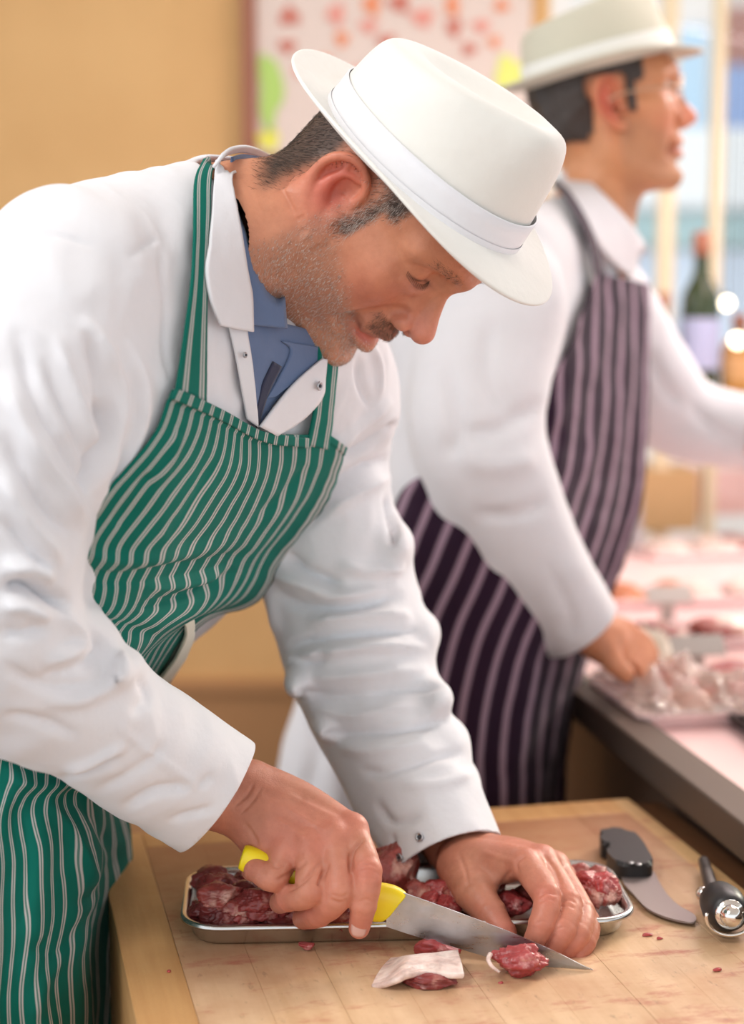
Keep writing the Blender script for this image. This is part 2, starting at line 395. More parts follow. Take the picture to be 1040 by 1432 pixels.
# ------------------------------------------------------------------ the shop: floor, walls, window, street
def struct(o, **kw): o['kind'] = 'structure'; return tag(o, **kw)
WALLY = 3.6
m = mat('tan_wall', (.62, .36, .14), .75); v = coords(m); w1 = nd(m, 'ShaderNodeTexWave'); w1.inputs['Scale'].default_value = 40; w1.inputs['Distortion'].default_value = 1; lk(m, v, w1.inputs[0])
n_ = noise(m, v, 3, 4); lk(m, ramp(m, n_, [(.3, (.60, .345, .135)), (.7, (.68, .41, .17))]), bsdf(m).inputs['Base Color']); lk(m, bump(m, w1.outputs['Fac'], .0008, .4), bsdf(m).inputs['Normal']); M['wall'] = m
M['frame_wood'] = mat('red_brown_wood', (.30, .10, .05), .45); M['cream_paint'] = mat('cream_paint', (.80, .66, .44), .5)
m = mat('terracotta_floor', (.28, .17, .11), .6); v = coords(m); lk(m, ramp(m, noise(m, v, 4), [(.3, (.2, .12, .08)), (.7, (.32, .2, .13))]), bsdf(m).inputs['Base Color']); M['floor'] = m
M['lower_wall'] = mat('brown_dado_board', (.40, .20, .08), .6); M['pavement'] = mat('grey_pavement', (.80, .80, .82), .9)
struct(bm_obj('floor', box_bm(7, 7.6, .1, 0, (1.2, 1.2, -.05)), M['floor']))
X1 = .36
struct(bm_obj('ceiling', box_bm(7, 7.6, .1, 0, (1.2, 1.2, 3.12)), mat('ceiling_paint', (.82, .80, .76), .9)))
struct(bm_obj('wall_back', box_bm(3.2, .12, 2.9, 0, (X1 - 1.6, WALLY + .06, 1.45)), M['wall']))
dz_ = float(at(320, 958, WALLY)[2])
struct(bm_obj('trim_1', box_bm(2.9, .02, dz_ - .016, .004, (X1 - 1.5, WALLY - .01, (dz_ - .016) / 2)), M['lower_wall']))
struct(bm_obj('trim_2', box_bm(.028, .03, 1.9, .004, (at(349, 100, WALLY)[0], WALLY - .016, 1.95)), M['frame_wood']))
# dado shelf behind the butcher
struct(bm_obj('trim_3', box_bm(2.9, .03, .03, .004, (X1 - 1.5, WALLY - .015, dz_)), M['lower_wall']))
# shopfront window: a low wall, frame bars, glass
struct(bm_obj('wall_front', box_bm(4.2, .12, .8, 0, (X1 + 2.1, WALLY + .06, .4)), M['cream_paint']))
wn_ = struct(bm_obj('window_1', box_bm(4.2, .16, .06, .005, (X1 + 2.1, WALLY + .05, .83)), M['cream_paint']))
for px_, w_ in ((752, .05), (936, .032), (1006, .022), (1150, .05), (1500, .05), (2000, .05)):
    bm_obj('window_bar', box_bm(w_, .06, 2.1, .004, (float(at(px_, 300, WALLY)[0]), WALLY + .05, .85 + 1.05)), M['cream_paint'], wn_)
bm_obj('window_head', box_bm(4.2, .14, .08, .005, (X1 + 2.1, WALLY + .05, 2.98)), M['cream_paint'], wn_)
m = bpy.data.materials.new('window_glass'); m.use_nodes = True; nt = m.node_tree; nt.nodes.remove(nt.nodes['Principled BSDF'])
mx = nd(m, 'ShaderNodeMixShader'); mx.inputs[0].default_value = .06; tr = nd(m, 'ShaderNodeBsdfTransparent'); gl = nd(m, 'ShaderNodeBsdfGlossy'); gl.inputs['Roughness'].default_value = .02
tr.inputs[0].default_value = (.97, .99, 1, 1); lk(m, tr.outputs[0], mx.inputs[1]); lk(m, gl.outputs[0], mx.inputs[2]); lk(m, mx.outputs[0], nt.nodes['Material Output'].inputs[0]); M['glass'] = m
bm_obj('glass_pane', box_bm(4.1, .006, 2.08, 0, (X1 + 2.1, WALLY + .05, 1.9)), M['glass'], wn_)
# the street outside
struct(bm_obj('ground_street', box_bm(30, 26, .1, 0, (4, WALLY + 13.2, -.15)), M['pavement'], None))
fy = 10.0
bl = empty('shop_building', (3.0, fy, 0), label='pale shop building across the street, seen blurred through the window', cat='building')
def bpart(name, x0, x1, y0, y1, dy, th, c, rough=.7, px=True):
    a = at(x0, y1, fy); b = at(x1, y0, fy); o = bm_obj(name, box_bm(abs(b[0] - a[0]), th, abs(b[2] - a[2]), .01, ((a[0] + b[0]) / 2 - 3.0, dy, (a[2] + b[2]) / 2)), mat(name + '_paint', c, rough), bl); return o
bpart('facade', 600, 2400, -900, 830, .5, .5, (.90, .80, .72))
bpart('upper_window', 950, 1000, 30, 180, .22, .06, (.50, .68, .82), .2)
bpart('upper_window', 1012, 1120, 85, 190, .22, .06, (.30, .42, .72), .2)
bpart('brick_panel', 1012, 1120, 0, 84, .24, .04, (.48, .18, .12))
bpart('upper_window', 760, 930, 30, 180, .22, .06, (.66, .78, .86), .2)
bpart('awning', 780, 1500, 192, 292, -.2, .8, (.98, .98, .96), .8)
bpart('shop_window', 780, 1500, 296, 345, .22, .06, (.50, .70, .70), .2)
bpart('display_window', 780, 1500, 350, 560, .20, .06, (.74, .83, .96), .3)
# ------------------------------------------------------------------ the meat poster behind the butcher
pw0, pw1 = at(356, 40, WALLY)[0], at(742, 40, WALLY)[0]; pz0, pz1 = at(500, 216, WALLY)[2], at(500, -90, WALLY)[2]
po = empty('poster', ((pw0 + pw1) / 2, WALLY - .012, pz0), label='pale pink wall poster with scattered red meat cuts and green patches, behind the white hats', cat='poster')
bm_obj('sheet', box_bm(pw1 - pw0, .006, pz1 - pz0, 0, (0, 0, (pz1 - pz0) / 2)), mat('poster_paper', (.70, .58, .51), .5), po)
def pblob(name, px, py, rx, ry, c):
    p = at(px, py, WALLY); a = np.linspace(0, 2 * np.pi, 22, endpoint=False); k = 1 + .18 * np.sin(3 * a + px) + .10 * np.sin(5 * a + py)
    s = WALLY / FPX; X = p[0] - po.location[0] + rx * s * k * np.cos(a); Z = p[2] - pz0 + ry * s * k * np.sin(a)
    V = np.vstack([np.c_[X, np.full(22, -.0035), Z], np.c_[X, np.full(22, -.0065), Z]])
    return mesh_obj(name, V, [tuple(q) for q in grid_faces(22, 2, True)] + [tuple(range(22, 44))], c, po, False)
pr = [mat('poster_red', (.55, .17, .12), .5), mat('poster_rose', (.72, .30, .24), .5), mat('poster_orange', (.75, .26, .12), .5)]
for i, (x, y, a, b) in enumerate([(405, 25, 14, 12), (470, 22, 12, 14), (520, 8, 12, 14), (558, 6, 14, 12), (590, 26, 15, 12), (632, 8, 9, 16), (634, 40, 10, 12), (672, 38, 11, 9), (452, 88, 11, 9), (402, 66, 12, 9), (515, 38, 12, 9), (478, 56, 9, 10), (540, 60, 12, 10), (420, 100, 8, 9), (700, 10, 10, 8), (655, 70, 10, 8), (500, 105, 12, 9), (690, 60, 8, 8)]):
    pblob('meat_cut', x, y, a, b, pr[i % 3])
pblob('green_patch', 378, 128, 16, 50, mat('poster_green', (.42, .62, .14), .5)); pblob('yellow_patch', 376, 196, 15, 13, mat('poster_yellow', (.80, .78, .10), .5))
pblob('green_patch', 712, 105, 22, 22, mat('poster_lime', (.72, .76, .18), .5))
# ------------------------------------------------------------------ butcher block
TZ = .90
bk = onz(878, 1116, TZ); fr = onz(1040, 1243, TZ); bv = (bk - fr); bv /= np.linalg.norm(bv); bu = np.array([bv[1], -bv[0], 0])
bang = math.atan2(bu[1], bu[0])
lf = onz(164, 1308, TZ); WB = float((bk - lf) @ bu); OR = bk - bu * WB          # back-left corner
DB = .95
M['block_light'] = woodm('pale_maple', (.70, .45, .22), (.60, .36, .16), 0); M['block_main'] = woodm('worn_maple', (.72, .50, .31), (.60, .39, .22), 0)
def wear(m):                                # the far, little-used end is browner; the near end is scrubbed pale
    b = bsdf(m); src = b.inputs['Base Color'].links[0].from_socket; t = nd(m, 'ShaderNodeTexCoord'); sp = nd(m, 'ShaderNodeSeparateXYZ'); lk(m, t.outputs['Object'], sp.inputs[0])
    n = noise(m, t.outputs['Object'], 9, 4); y = mathn(m, 'ADD', sp.outputs[1], mathn(m, 'MULTIPLY', mathn(m, 'SUBTRACT', n, .5), .22)); x = mathn(m, 'MULTIPLY', sp.outputs[0], -.12)
    k = ramp(m, mathn(m, 'ADD', y, x), [(.0, (0, 0, 0)), (1, (1, 1, 1))]); r = k.node; r.inputs[0].links[0]; r.color_ramp.elements[0].position = .0; r.color_ramp.elements[1].position = 1
    mr = nd(m, 'ShaderNodeMapRange'); lk(m, mathn(m, 'ADD', y, x), mr.inputs[0]); mr.inputs[1].default_value = -.42; mr.inputs[2].default_value = -.13; m.node_tree.nodes.remove(r)
    lk(m, mix(m, mathn(m, 'MULTIPLY', mr.outputs[0], .85), src, (.33, .13, .055)), b.inputs['Base Color'])
wear(M['block_main'])
M['block_orange'] = woodm('orange_maple_edge', (.60, .34, .14), (.50, .26, .10), 0, False); M['dark_wood'] = woodm('dark_wood', (.20, .09, .04), (.13, .055, .025), 0, False)
blk = empty('butcher_block', tuple(OR * [1, 1, 0]), bang, label='large worn maple butcher block table with blood stains under the tray and knives', cat='table')
def blockpart(name, u0, u1, v0, v1, z0, z1, mt, bev=.0015):   # v measured from the back edge towards the viewer
    return bm_obj(name, box_bm(u1 - u0, v1 - v0, z1 - z0, bev, ((u0 + u1) / 2, -(v0 + v1) / 2, (z0 + z1) / 2)), mt, blk)
BS = .047
blockpart('side_board', 0, BS, 0, DB, .76, TZ, M['block_orange']); blockpart('side_board', WB - .02, WB, 0, DB, .76, TZ, M['block_light'])
blockpart('back_board', BS, WB - .02, 0, .05, .76, TZ, M['block_orange'])
npk = 9; pw = (WB - .02 - BS) / npk
for i in range(npk):
    o = blockpart('plank', BS + i * pw, BS + (i + 1) * pw - .00015, .0505, DB, .76, TZ - .0002 * (i % 2), M['block_main'], .0003)
    o.data.transform(Matrix.Translation((0, 0, 0)))
for u in (.05, WB - .05):
    for v_ in (.06, DB - .06): blockpart('leg', u - .04, u + .04, v_ - .04, v_ + .04, 0, .7605, M['dark_wood'])
# ------------------------------------------------------------------ display counter on the right
CZ = .955
c0 = onz(1040, 1103, CZ); c1 = onz(845, 960, CZ); cv = (c1 - c0); cv /= np.linalg.norm(cv); cu = np.array([cv[1], -cv[0], 0]); cang = math.atan2(cu[1], cu[0])
ctr = empty('display_counter', (c0[0], c0[1], 0), cang, label='brushed metal display counter running back on the right, covered in wrapped meat', cat='counter')
M['ctr'] = mat('brown_steel', (.11, .078, .058), .5, .4); M['ctr_dark'] = mat('dark_counter_gap', (.02, .015, .012), .6); M['ctr_side'] = mat('brown_counter_panel', (.17, .11, .075), .5, .3)
M['pink_tray'] = mat('pink_display_lining', (.90, .62, .60), .35)
def cpart(name, u0, u1, v0, v1, z0, z1, mt, bev=.003, par=None):
    return bm_obj(name, box_bm(u1 - u0, v1 - v0, z1 - z0, bev, ((u0 + u1) / 2, (v0 + v1) / 2, (z0 + z1) / 2)), mt, par or ctr)
L0, L1 = -.55, 1.75
cpart('ledge', -.046, .0, L0, L1, CZ - .037, CZ, M['ctr']); cpart('gap', -.012, .0, L0, L1, CZ - .050, CZ - .0375, M['ctr_dark'])
cpart('side_panel', -.006, .02, L0, L1, .08, CZ - .0505, M['ctr_side']); cpart('plinth', -.05, .9, L0 + .03, L1 - .03, 0, .0795, M['ctr_dark'])
cpart('display_deck', .0005, .9, L0, L1, CZ - .06, CZ - .012, M['pink_tray']); cpart('front_panel', .8, .9, L0, L1, .08, CZ - .0605, M['ctr_side'])
def cl(px, py, z):  # counter coordinates of the place seen at a pixel
    p = onz(px, py, z); q = p - np.array([c0[0], c0[1], 0]); return float(q @ cu), float(q @ cv)
# wooden rail between block and counter
g = empty('dark_board', tuple(OR * [1, 1, 0]), bang, label='dark brown wooden board in the gap between the block and the counter', cat='board')
bm_obj('board', box_bm(.046, .9, .03, .002, (WB + .024, -.43, .872)), M['dark_wood'], g)
bm_obj('support', box_bm(.03, .8, .856, .002, (WB + .024, -.43, .4285)), M['dark_wood'], g)
# ------------------------------------------------------------------ heads (local frame: x face, y person's left, z crown)
def frame(yaw, pitch, roll=0.0):         # yaw: turned towards the camera from facing right
    a, b, c = R(yaw), R(pitch), R(roll)
    f = np.array([math.cos(a) * math.cos(b), -math.sin(a) * math.cos(b), -math.sin(b)]); l0 = np.array([math.sin(a), math.cos(a), 0]); u0 = np.cross(f, l0)
    l = l0 * math.cos(c) + u0 * math.sin(c); u = -l0 * math.sin(c) + u0 * math.cos(c); return np.stack([f, l, u], 0)   # rows
def mir(p): return [p[0], -p[1], p[2]] + list(p[3:])
def head_field(h, neck, jaw=0.0, smile=0.0, nose=1.0):
    F_ = Field((-.20, -.13, -.24), (.15, .13, .15), h); A = F_.add; k = .02
    A(ell((-.008, 0, .042), (.098, .075, .073))); A(ell((.030, 0, .048), (.068, .063, .050)), k); A(ell((.028, 0, -.012), (.066, .064, .070)), k)
    A(ell((-.045, 0, -.005), (.052, .060, .060)), k)
    jz = -jaw
    for s in (1, -1):
        A(chain([(-.004, s*.056, -.010, .016), (-.003, s*.055, -.058 + jz*.3, .018), (.041, s*.037, -.089 + jz*.8, .018), (.078, s*.012, -.096 + jz, .015)], 14), .022)
        A(ell((.052, s*.047, -.012), (.030, .021, .022)), .02)
        A(seg((.060, s*.050, .002), (.004, s*.068, .004), .011, .008), .018)
        A(ell((.040, s*.040, -.045), (.035, .022, .034)), .02)          # cheek
    A(ell((.045, 0, -.068 + jz*.7), (.046, .040, .030)), .022)
    A(ell((.080, 0, -.093 + jz), (.019, .022, .015)), .012)                # chin
    A(ell((.078, 0, -.046), (.021, .031, .024)), .016)                     # muzzle
    for s in (1, -1):
        A(chain([(.094, s*.006, .041, .011), (.090, s*.024, .048, .0105), (.068, s*.052, .040, .009)], 10), .014)   # brow
    for s in (1, -1): F_.sub(ell((.098, s*.031, .022), (.020, .020, .0125)), .014)
    for s in (1, -1):                                                     # lids closed over the ball, eye bags
        A(ell((.068, s*.032, .0245), (.0165, .0185, .0155)), .003)
        A(chain([(.0875, s*.016, .012, .0025), (.0865, s*.029, .0050, .0034), (.078, s*.047, .009, .0025)], 10), .007)
        A(ell((.0695, s*.0325, .0165), (.0150, .0180, .0095)), .005)
        F_.sub(chain([(.0860, s*.0150, .0190, .0008), (.0870, s*.026, .0155, .0012), (.0837, s*.040, .0165, .0012), (.0765, s*.052, .0200, .0007)], 14), .0015)
        F_.sub(chain([(.0845, s*.016, .0285, .0010), (.0862, s*.030, .0325, .0014), (.0775, s*.049, .0290, .0010)], 12), .004)
        F_.sub(chain([(.078, s*.053, .0200, .0007), (.071, s*.060, .0220, .0006)], 6), .003)
        F_.sub(chain([(.077, s*.054, .0160, .0006), (.071, s*.060, .0140, .0005)], 6), .003)
    A(chain([(.092, 0, .030, .008), (.096, 0, .016, .0075), (.106, 0, -.001, .0085), (.1155*nose, 0, -.017, .0120)], 16), .010)
    for s in (1, -1):
        A(seg((.082, s*.007, .012), (.095, s*.011, -.016), .009, .009), .010)
        A(ell((.0985, s*.0145, -.0235), (.0125, .0078, .0090)), .004)
        F_.sub(ell((.1035, s*.0075, -.0335), (.0075, .0040, .0065)), .002)
    A(ell((.104, 0, -.030), (.010, .0045, .005)), .004)
    mz = -.054
    A(chain([(.0905, .0, mz + .0065, .0075), (.0985, 0, mz + .006, .0070), (.0985, 0, mz + .006, .0070)], 4), .006)
    for s in (1, -1):                                                     # lips around an opening
        A(chain([(.0985, 0, mz + .0065, .0062), (.0965, s*.010, mz + .006, .0060), (.0885, s*.021, mz + .001, .0042), (.0840, s*.0265, mz - .003 + smile*.4, .0030)], 14), .004)
        lz = mz - .012 - jz * -1 * .75 if jaw else mz - .0095
        A(chain([(.0960, 0, lz, .0076), (.0935, s*.010, lz + .001, .0070), (.0875, s*.020, (lz + mz) / 2 - .002, .0045), (.0840, s*.0265, mz - .003 + smile*.4, .0030)], 14), .004)
        gz = (lz + mz) / 2 + .001; gr = .0016 + jaw * .30
        F_.sub(chain([(.1040, 0, gz, gr), (.0975, s*.012, gz, gr * .9), (.0880, s*.0225, gz - .0005, gr * .5 + .0004), (.0850, s*.0275, mz - .004 + smile*.4, .0008)], 14), .0015)
        F_.sub(chain([(.096, s*.0185, -.016, .0020), (.0880, s*.0300, -.030, .0032), (.0790, s*.0385, -.050, .0030), (.0720, s*.0400, -.064, .0018)], 14), .010)   # nasolabial
        F_.sub(ell((.0800, s*.031, -.062), (.010, .004, .010)), .008)
    F_.sub(seg((.1045, 0, -.036), (.1045, 0, -.044), .0022, .0028), .004)   # philtrum
    F_.sub(seg((.0975, -.012, -.0785 + jz), (.0975, .012, -.0785 + jz), .0045), .010)     # under the lip
    for s in (1, -1):                                                     # ears
        def e(a_, c_, o=0.0):                                             # a_: backwards, c_: up, o: outwards
            t = R(10); a2 = a_ * math.cos(t) + c_ * math.sin(t) * 1.0; c2 = -a_ * math.sin(t) + c_ * math.cos(t)
            return (.009 - a2 * 1.16, s * (.0740 + .62 * a2 + o), c2 * 1.16 + .002)
        rim = [(-.001, .010), (-.002, .022), (.003, .032), (.012, .037), (.022, .0345), (.0295, .025), (.0315, .012), (.0280, -.002), (.0215, -.012), (.0140, -.0205), (.0060, -.0235), (.0010, -.0180)]
        rr = [.0030, .0036, .0040, .0042, .0043, .0042, .0040, .0038, .0042, .0058, .0064, .0045]; ro = [0, .001, .0015, .0015, .001, .001, .001, .0015, .003, .0045, .0045, .002]
        A(chain([(*e(*p, o_), r_) for p, r_, o_ in zip(rim, rr, ro)], 48), .0012)
        Q = catmull(np.array(rim), 30)
        for q in Q: A(seg(e(q[0], q[1], -.0015), e(.012, .003, -.0105), .0017, .0026), .0012)
        A(ell((-.006, s*.0640, .006), (.017, .010, .022)), .005)
        A(chain([(*e(.006, .026, -.0015), .0022), (*e(.015, .024, -.0008), .0030), (*e(.0200, .014, .0015), .0036), (*e(.0200, .002, .002), .0036), (*e(.0150, -.008, .0025), .0038), (*e(.0080, -.0125, .0025), .0040)], 24), .0025)
        A(chain([(*e(.0205, .012, -.001), .0028), (*e(.0185, .024, -.0015), .0025), (*e(.0185, .030, -.002), .0020)], 8), .002)
        A(chain([(*e(-.001, .008, 0), .0028), (*e(.006, .004, -.003), .0022), (*e(.012, .005, -.005), .0018)], 8), .002)    # crus
        A(ell(e(.0000, -.005, .0035), (.0050, .0060, .0068)), .003)       # tragus
        F_.sub(chain([(*e(.033, -.008, -.011), .0025), (*e(.025, -.020, -.010), .0035), (*e(.012, -.031, -.006), .0030), (*e(.001, -.028, -.003), .0022)], 24), .003)
        F_.sub(ell(e(.0095, -.0035, -.005), (.0055, .0095, .0060)), .002)
        F_.sub(ell(e(.0095, .0110, -.001), (.0060, .0050, .0050)), .002)
    if neck: A(chain(neck, 18), .030)
    return F_
def head_colors(V, base=(.62, .27, .155), red=(.60, .17, .11), beard=None):
    x, y, z = V.T; y = np.abs(y); C = np.tile(np.array(base), (len(V), 1))
    def g(c, r): return np.exp(-(((x - c[0]) / r[0]) ** 2 + ((y - c[1]) / r[1]) ** 2 + ((z - c[2]) / r[2]) ** 2))
    def put(w, c):
        nonlocal C; w = np.clip(w, 0, 1)[:, None]; C = C * (1 - w) + np.array(c) * w
    put(.75 * g((.066, .045, -.020), (.03, .03, .028)), red); put(.9 * g((.115, 0, -.018), (.022, .03, .022)), (.72, .27, .19))
    put(1.0 * g((-.012, .088, .010), (.03, .016, .04)), (.62, .14, .095)); put(.7 * g((.10, 0, .075), (.05, .06, .03)), (.62, .23, .13))
    put(.5 * g((.084, .032, .004), (.014, .022, .009)), (.50, .20, .15))
    put(.9 * g((.090, .012, -.064), (.016, .020, .0075)), (.58, .16, .13)); put(.8 * g((.093, .012, -.0475), (.012, .018, .004)), (.50, .17, .13))
    put(1.2 * g((.082, .008, -.0565), (.014, .020, .0035)), (.12, .02, .02))
    put(1.1 * g((.0855, .033, .0170), (.007, .017, .0015)), (.09, .035, .03)); put(.55 * g((-.006, .084, .001), (.010, .008, .012)), (.42, .10, .07))  # dark lid slit; ear hollow shaded in the skin colour
    if beard:                            # stubble tint, dark scalp under the hair
        put(beard[0] * beard_w(V), beard[1]); put(beard[2] * scalp_w(V), beard[3])
    return C
def sm(a, b, x): t = np.clip((x - a) / (b - a), 0, 1); return t * t * (3 - 2 * t)
def beard_w(V):                          # where the beard grows
    x, y, z = V.T; y = np.abs(y)
    jaw = sm(-.030, -.052, z - .25 * (.04 - x)) * sm(-.025, -.005, x); jaw *= 1 - sm(-.112, -.125, z)
    side = sm(.014, .004, np.abs(x - .012)) * sm(.050, .060, y) * sm(.02, .0, z) * .8; jaw = jaw * sm(-.002, .018, x)
    cheek = sm(-.018, -.040, z - (.055 - x) * .55) * sm(.0, .012, x)
    lips = np.exp(-(((x - .095) / .016) ** 2 + (y / .026) ** 2 + ((z + .058) / .010) ** 2))
    return np.clip(np.maximum(np.maximum(jaw, side), cheek) - 1.4 * lips - sm(.068, .085, x) * sm(-.07, -.055, z), 0, 1) * sm(-.09, -.04, V[:, 0] + .03)
def tache_w(V):
    x, y, z = V.T; y = np.abs(y); return sm(.0300, .0240, y) * sm(-.0300, -.0355, z) * sm(-.0525, -.0490, z) * sm(.082, .088, x)
def scalp_w(V):                          # short hair: back and sides above the ears
    x, y, z = V.T; ay = np.abs(y); line = np.where(x < -.03, -.028 + .02 * sm(-.05, -.1, x), .034 - .0 * x)
    w = sm(-.006, .008, z - line) * sm(.046, .034, x - .10 * (z - .04)); burn = sm(.012, .004, np.abs(x - .020)) * sm(-.012, .0, z) * sm(.055, .062, ay)
    back = sm(-.030, -.042, x) * sm(-.045, -.028, z); ear = np.exp(-(((x + .012) / .032) ** 6 + ((z - .010) / .042) ** 6)) * sm(.066, .070, ay)
    return np.clip(np.maximum(np.maximum(w, burn), back), 0, 1) * (1 - np.clip(ear, 0, 1)) 
def strands(V, Fq, wfun, n, length, rad, dirf, name, mt, parent, jitter=.35, seed=1, lift=.45):
    r = np.random.default_rng(seed); w = wfun(V); fw = w[Fq].mean(1)
    ar = np.linalg.norm(np.cross(V[Fq[:, 1]] - V[Fq[:, 0]], V[Fq[:, 2]] - V[Fq[:, 0]]), axis=1) * fw; p = ar / ar.sum()
    f = r.choice(len(Fq), n, p=p); a = r.dirichlet([1] * 4, n); P = (V[Fq[f]] * a[..., None]).sum(1)
    N = normals(V, Fq)[Fq[f, 0]]; D = dirf(P); D = D - N * (D * N).sum(1)[:, None]; D /= np.maximum(np.linalg.norm(D, axis=1), 1e-6)[:, None]
    D = D + N * lift + r.normal(size=(n, 3)) * jitter; D /= np.linalg.norm(D, axis=1)[:, None]
    L = length * r.uniform(.55, 1.25, n)[:, None]; A = np.cross(D, N); A /= np.maximum(np.linalg.norm(A, axis=1), 1e-6)[:, None]; B = np.cross(D, A)
    base = P - N * rad; mid = base + D * L * .6; tip = base + (D * .85 - N * .12 + np.array([0, 0, -.05])) * L * 1.1; vs_ = []
    for q, s_ in ((base, 1), (mid, .8)):
        for k in range(3): t = 2.094 * k; vs_.append(q + rad * s_ * (math.cos(t) * A + math.sin(t) * B))
    vs_.append(tip); VV = np.stack(vs_, 1).reshape(-1, 3); o = np.arange(n)[:, None] * 7
    T = np.array([(0,1,4),(0,4,3),(1,2,5),(1,5,4),(2,0,3),(2,3,5),(3,4,6),(4,5,6),(5,3,6)])
    FF = (o[:, None, :] + T[None]).reshape(-1, 3)
    return VV, FF
# ---- hats (local frame like the head's; z=0 is the band's lower edge)
def hat(parent, O, B, scale, mfelt, mrib, front_h=.098, back_h=.072, brimw=.040, seed=0):
    nu = 96; th = np.linspace(0, 2 * np.pi, nu, endpoint=False); c, s = np.cos(th), np.sin(th)
    a, b = .104, .085
    def ring(k, z): return np.c_[a * k * c, b * k * s, z]
    def W(V): return O + (V * scale) @ B
    rows = []; hh = back_h + (front_h - back_h) * (c * .5 + .5)
    rows.append(ring(1.0, -.004 + 0 * c))
    for t, k in ((0, 1.0), (.12, .995), (.3, .982), (.5, .965), (.68, .945), (.82, .92), (.91, .89), (.97, .85), (1.0, .79)):
        pinch = 1 - .20 * t ** 3 * np.exp(-((np.abs(th - np.pi) - 2.35) / .45) ** 2)          # front pinches either side
        pinch2 = 1 - .06 * t * (c > 0) * c
        rows.append(np.c_[a * k * c * pinch2, b * k * s * pinch * (1 - .05 * t * c), hh * t])
    for k, dz in ((.70, .002), (.60, -.001), (.48, -.006), (.36, -.010), (.24, -.012), (.12, -.013), (.01, -.013)):
        w = np.clip(1 - k / .8, 0, 1); rows.append(np.c_[a * k * c * .94, b * k * s * (.85 + .0 * k), hh * (1 - w) + w * (back_h + front_h) / 2 + dz * 1.0])
    V = np.vstack(rows); V += .0009 * noise3(V, 9, seed)[:, None] * np.array([1, 1, 1]); nr = len(rows)
    Fq = [tuple(q) for q in grid_faces(nu, nr, True)] + [tuple(range((nr - 1) * nu, nr * nu))]
    o = mesh_obj('crown', to_local(W(V), parent), Fq, mfelt, parent); md = o.modifiers.new('s', 'SOLIDIFY'); md.thickness = .0022; md.offset = -1
    md = o.modifiers.new('ss', 'SUBSURF'); md.levels = md.render_levels = 1
    rows = []; bk = np.clip(-c, 0, 1); fr_ = np.clip(c, 0, 1); sd = np.abs(s)
    for t in np.linspace(0, 1, 12):
        wd = brimw * (1 + .25 * fr_ ** 2 - .02 * bk - .12 * sd ** 4); x = a * c * 1.0 + c * wd * t; y = b * s + s * wd * t * .92
        z = -.002 + (.009 * bk ** 1.2 - .014 * fr_ ** 1.5) * t ** 1.6 + .011 * sd ** 3 * t ** 1.5
        rows.append(np.c_[x - .010 * bk * t ** 2, y, z])
    V = np.vstack(rows); Fq = [tuple(q) for q in grid_faces(nu, len(rows), True)]
    o = mesh_obj('brim', to_local(W(V), parent), Fq, mfelt, parent); md = o.modifiers.new('s', 'SOLIDIFY'); md.thickness = .0034; md.offset = 0
    md = o.modifiers.new('b', 'BEVEL'); md.width = .0012; md.segments = 2; md = o.modifiers.new('ss', 'SUBSURF'); md.levels = md.render_levels = 1
    rows = [];
    for z, k in ((-.002, 1.012), (-.0015, 1.022), (.009, 1.022), (.0175, 1.014), (.0265, 1.012), (.0270, .995)):
        rows.append(ring(k, z + .0006 * np.sin(th * 3)))
    V = np.vstack(rows); o = mesh_obj('ribbon', to_local(W(V), parent), [tuple(q) for q in grid_faces(nu, len(rows), True)], mrib, parent)
    rows = [ring(1.028, -.0025 + 0 * c), ring(1.034, .0005 + 0 * c), ring(1.028, .0045 + 0 * c)]
    V = np.vstack(rows); mesh_obj('ribbon_edge', to_local(W(V), parent), [tuple(q) for q in grid_faces(nu, 3, True)], mrib, parent)
    return W
# ------------------------------------------------------------------ the butcher in front: head
man = empty('person', (-.36, 1.50, 0), label='man in white hat and green striped apron, bent forward cutting meat', cat='person')
HB = frame(28, 59, 0); EAR = at(468, 266, 1.435); HS = .975
HO = EAR - (np.array([-.008, -.086, .010]) * HS) @ HB
def hw(V): return HO + (V * HS) @ HB
def hl(P): return ((np.asarray(P) - HO) @ HB.T) / HS
nk = [hl(at(470, 320, 1.50)), hl(at(420, 318, 1.495)), hl(at(355, 325, 1.49)), hl(at(270, 350, 1.48))]
nkr = [.050, .060, .064, .072]
HF = head_field(.0016, [list(p) + [r] for p, r in zip(nk, nkr)], jaw=.008)
hV, hF = HF.mesh(); hV = smooth_mesh(hV, hF, 1, .5)
hN = normals(hV, hF)
Wv = hw(hV); hC = head_colors(hV, beard=(.45, (.42, .22, .15), .95, (.060, .040, .030)))
tw = tache_w(hV)[:, None]; hC = hC * (1 - .5 * tw) + np.array((.26, .12, .08)) * .5 * tw
HEADMESH = (Wv, hF, hC)
TB = frame(30, 41.5); HATO = HO + np.array([.014, 0, .054]) @ TB
# ------------------------------------------------------------------ the butcher's coat
def P4(px, py, Y, r): p = at(px, py, Y); return (p[0], p[1], p[2], r)
def pts4(rows): return [P4(*q) for q in rows]
CF = Field((-.52, 1.12,   .72), (.20, 1.88, 1.66), .0039)
near = pts4([(105, 382, 1.36, .062), (92, 440, 1.36, .082), (95, 600, 1.37, .098), (40, 780, 1.42, .108), (-30, 900, 1.46, .116), (-60, 1060, 1.46, .116), (-70, 1260, 1.42, .108), (-75, 1520, 1.42, .108)])
far = pts4([(420, 455, 1.64, .058), (446, 545, 1.66, .074), (345, 620, 1.68, .100), (212, 752, 1.68, .106), (84, 870, 1.68, .104), (30, 1055, 1.67, .102), (28, 1260, 1.60, .092), (25, 1520, 1.58, .092)])
CF.add(web(near, far, 44))
CF.add(web(pts4([(95, 378, 1.37, .058), (165, 348, 1.44, .059), (290, 338, 1.49, .060)]), pts4([(430, 500, 1.66, .062), (400, 420, 1.60, .062), (315, 330, 1.51, .068)]), 14), .03)
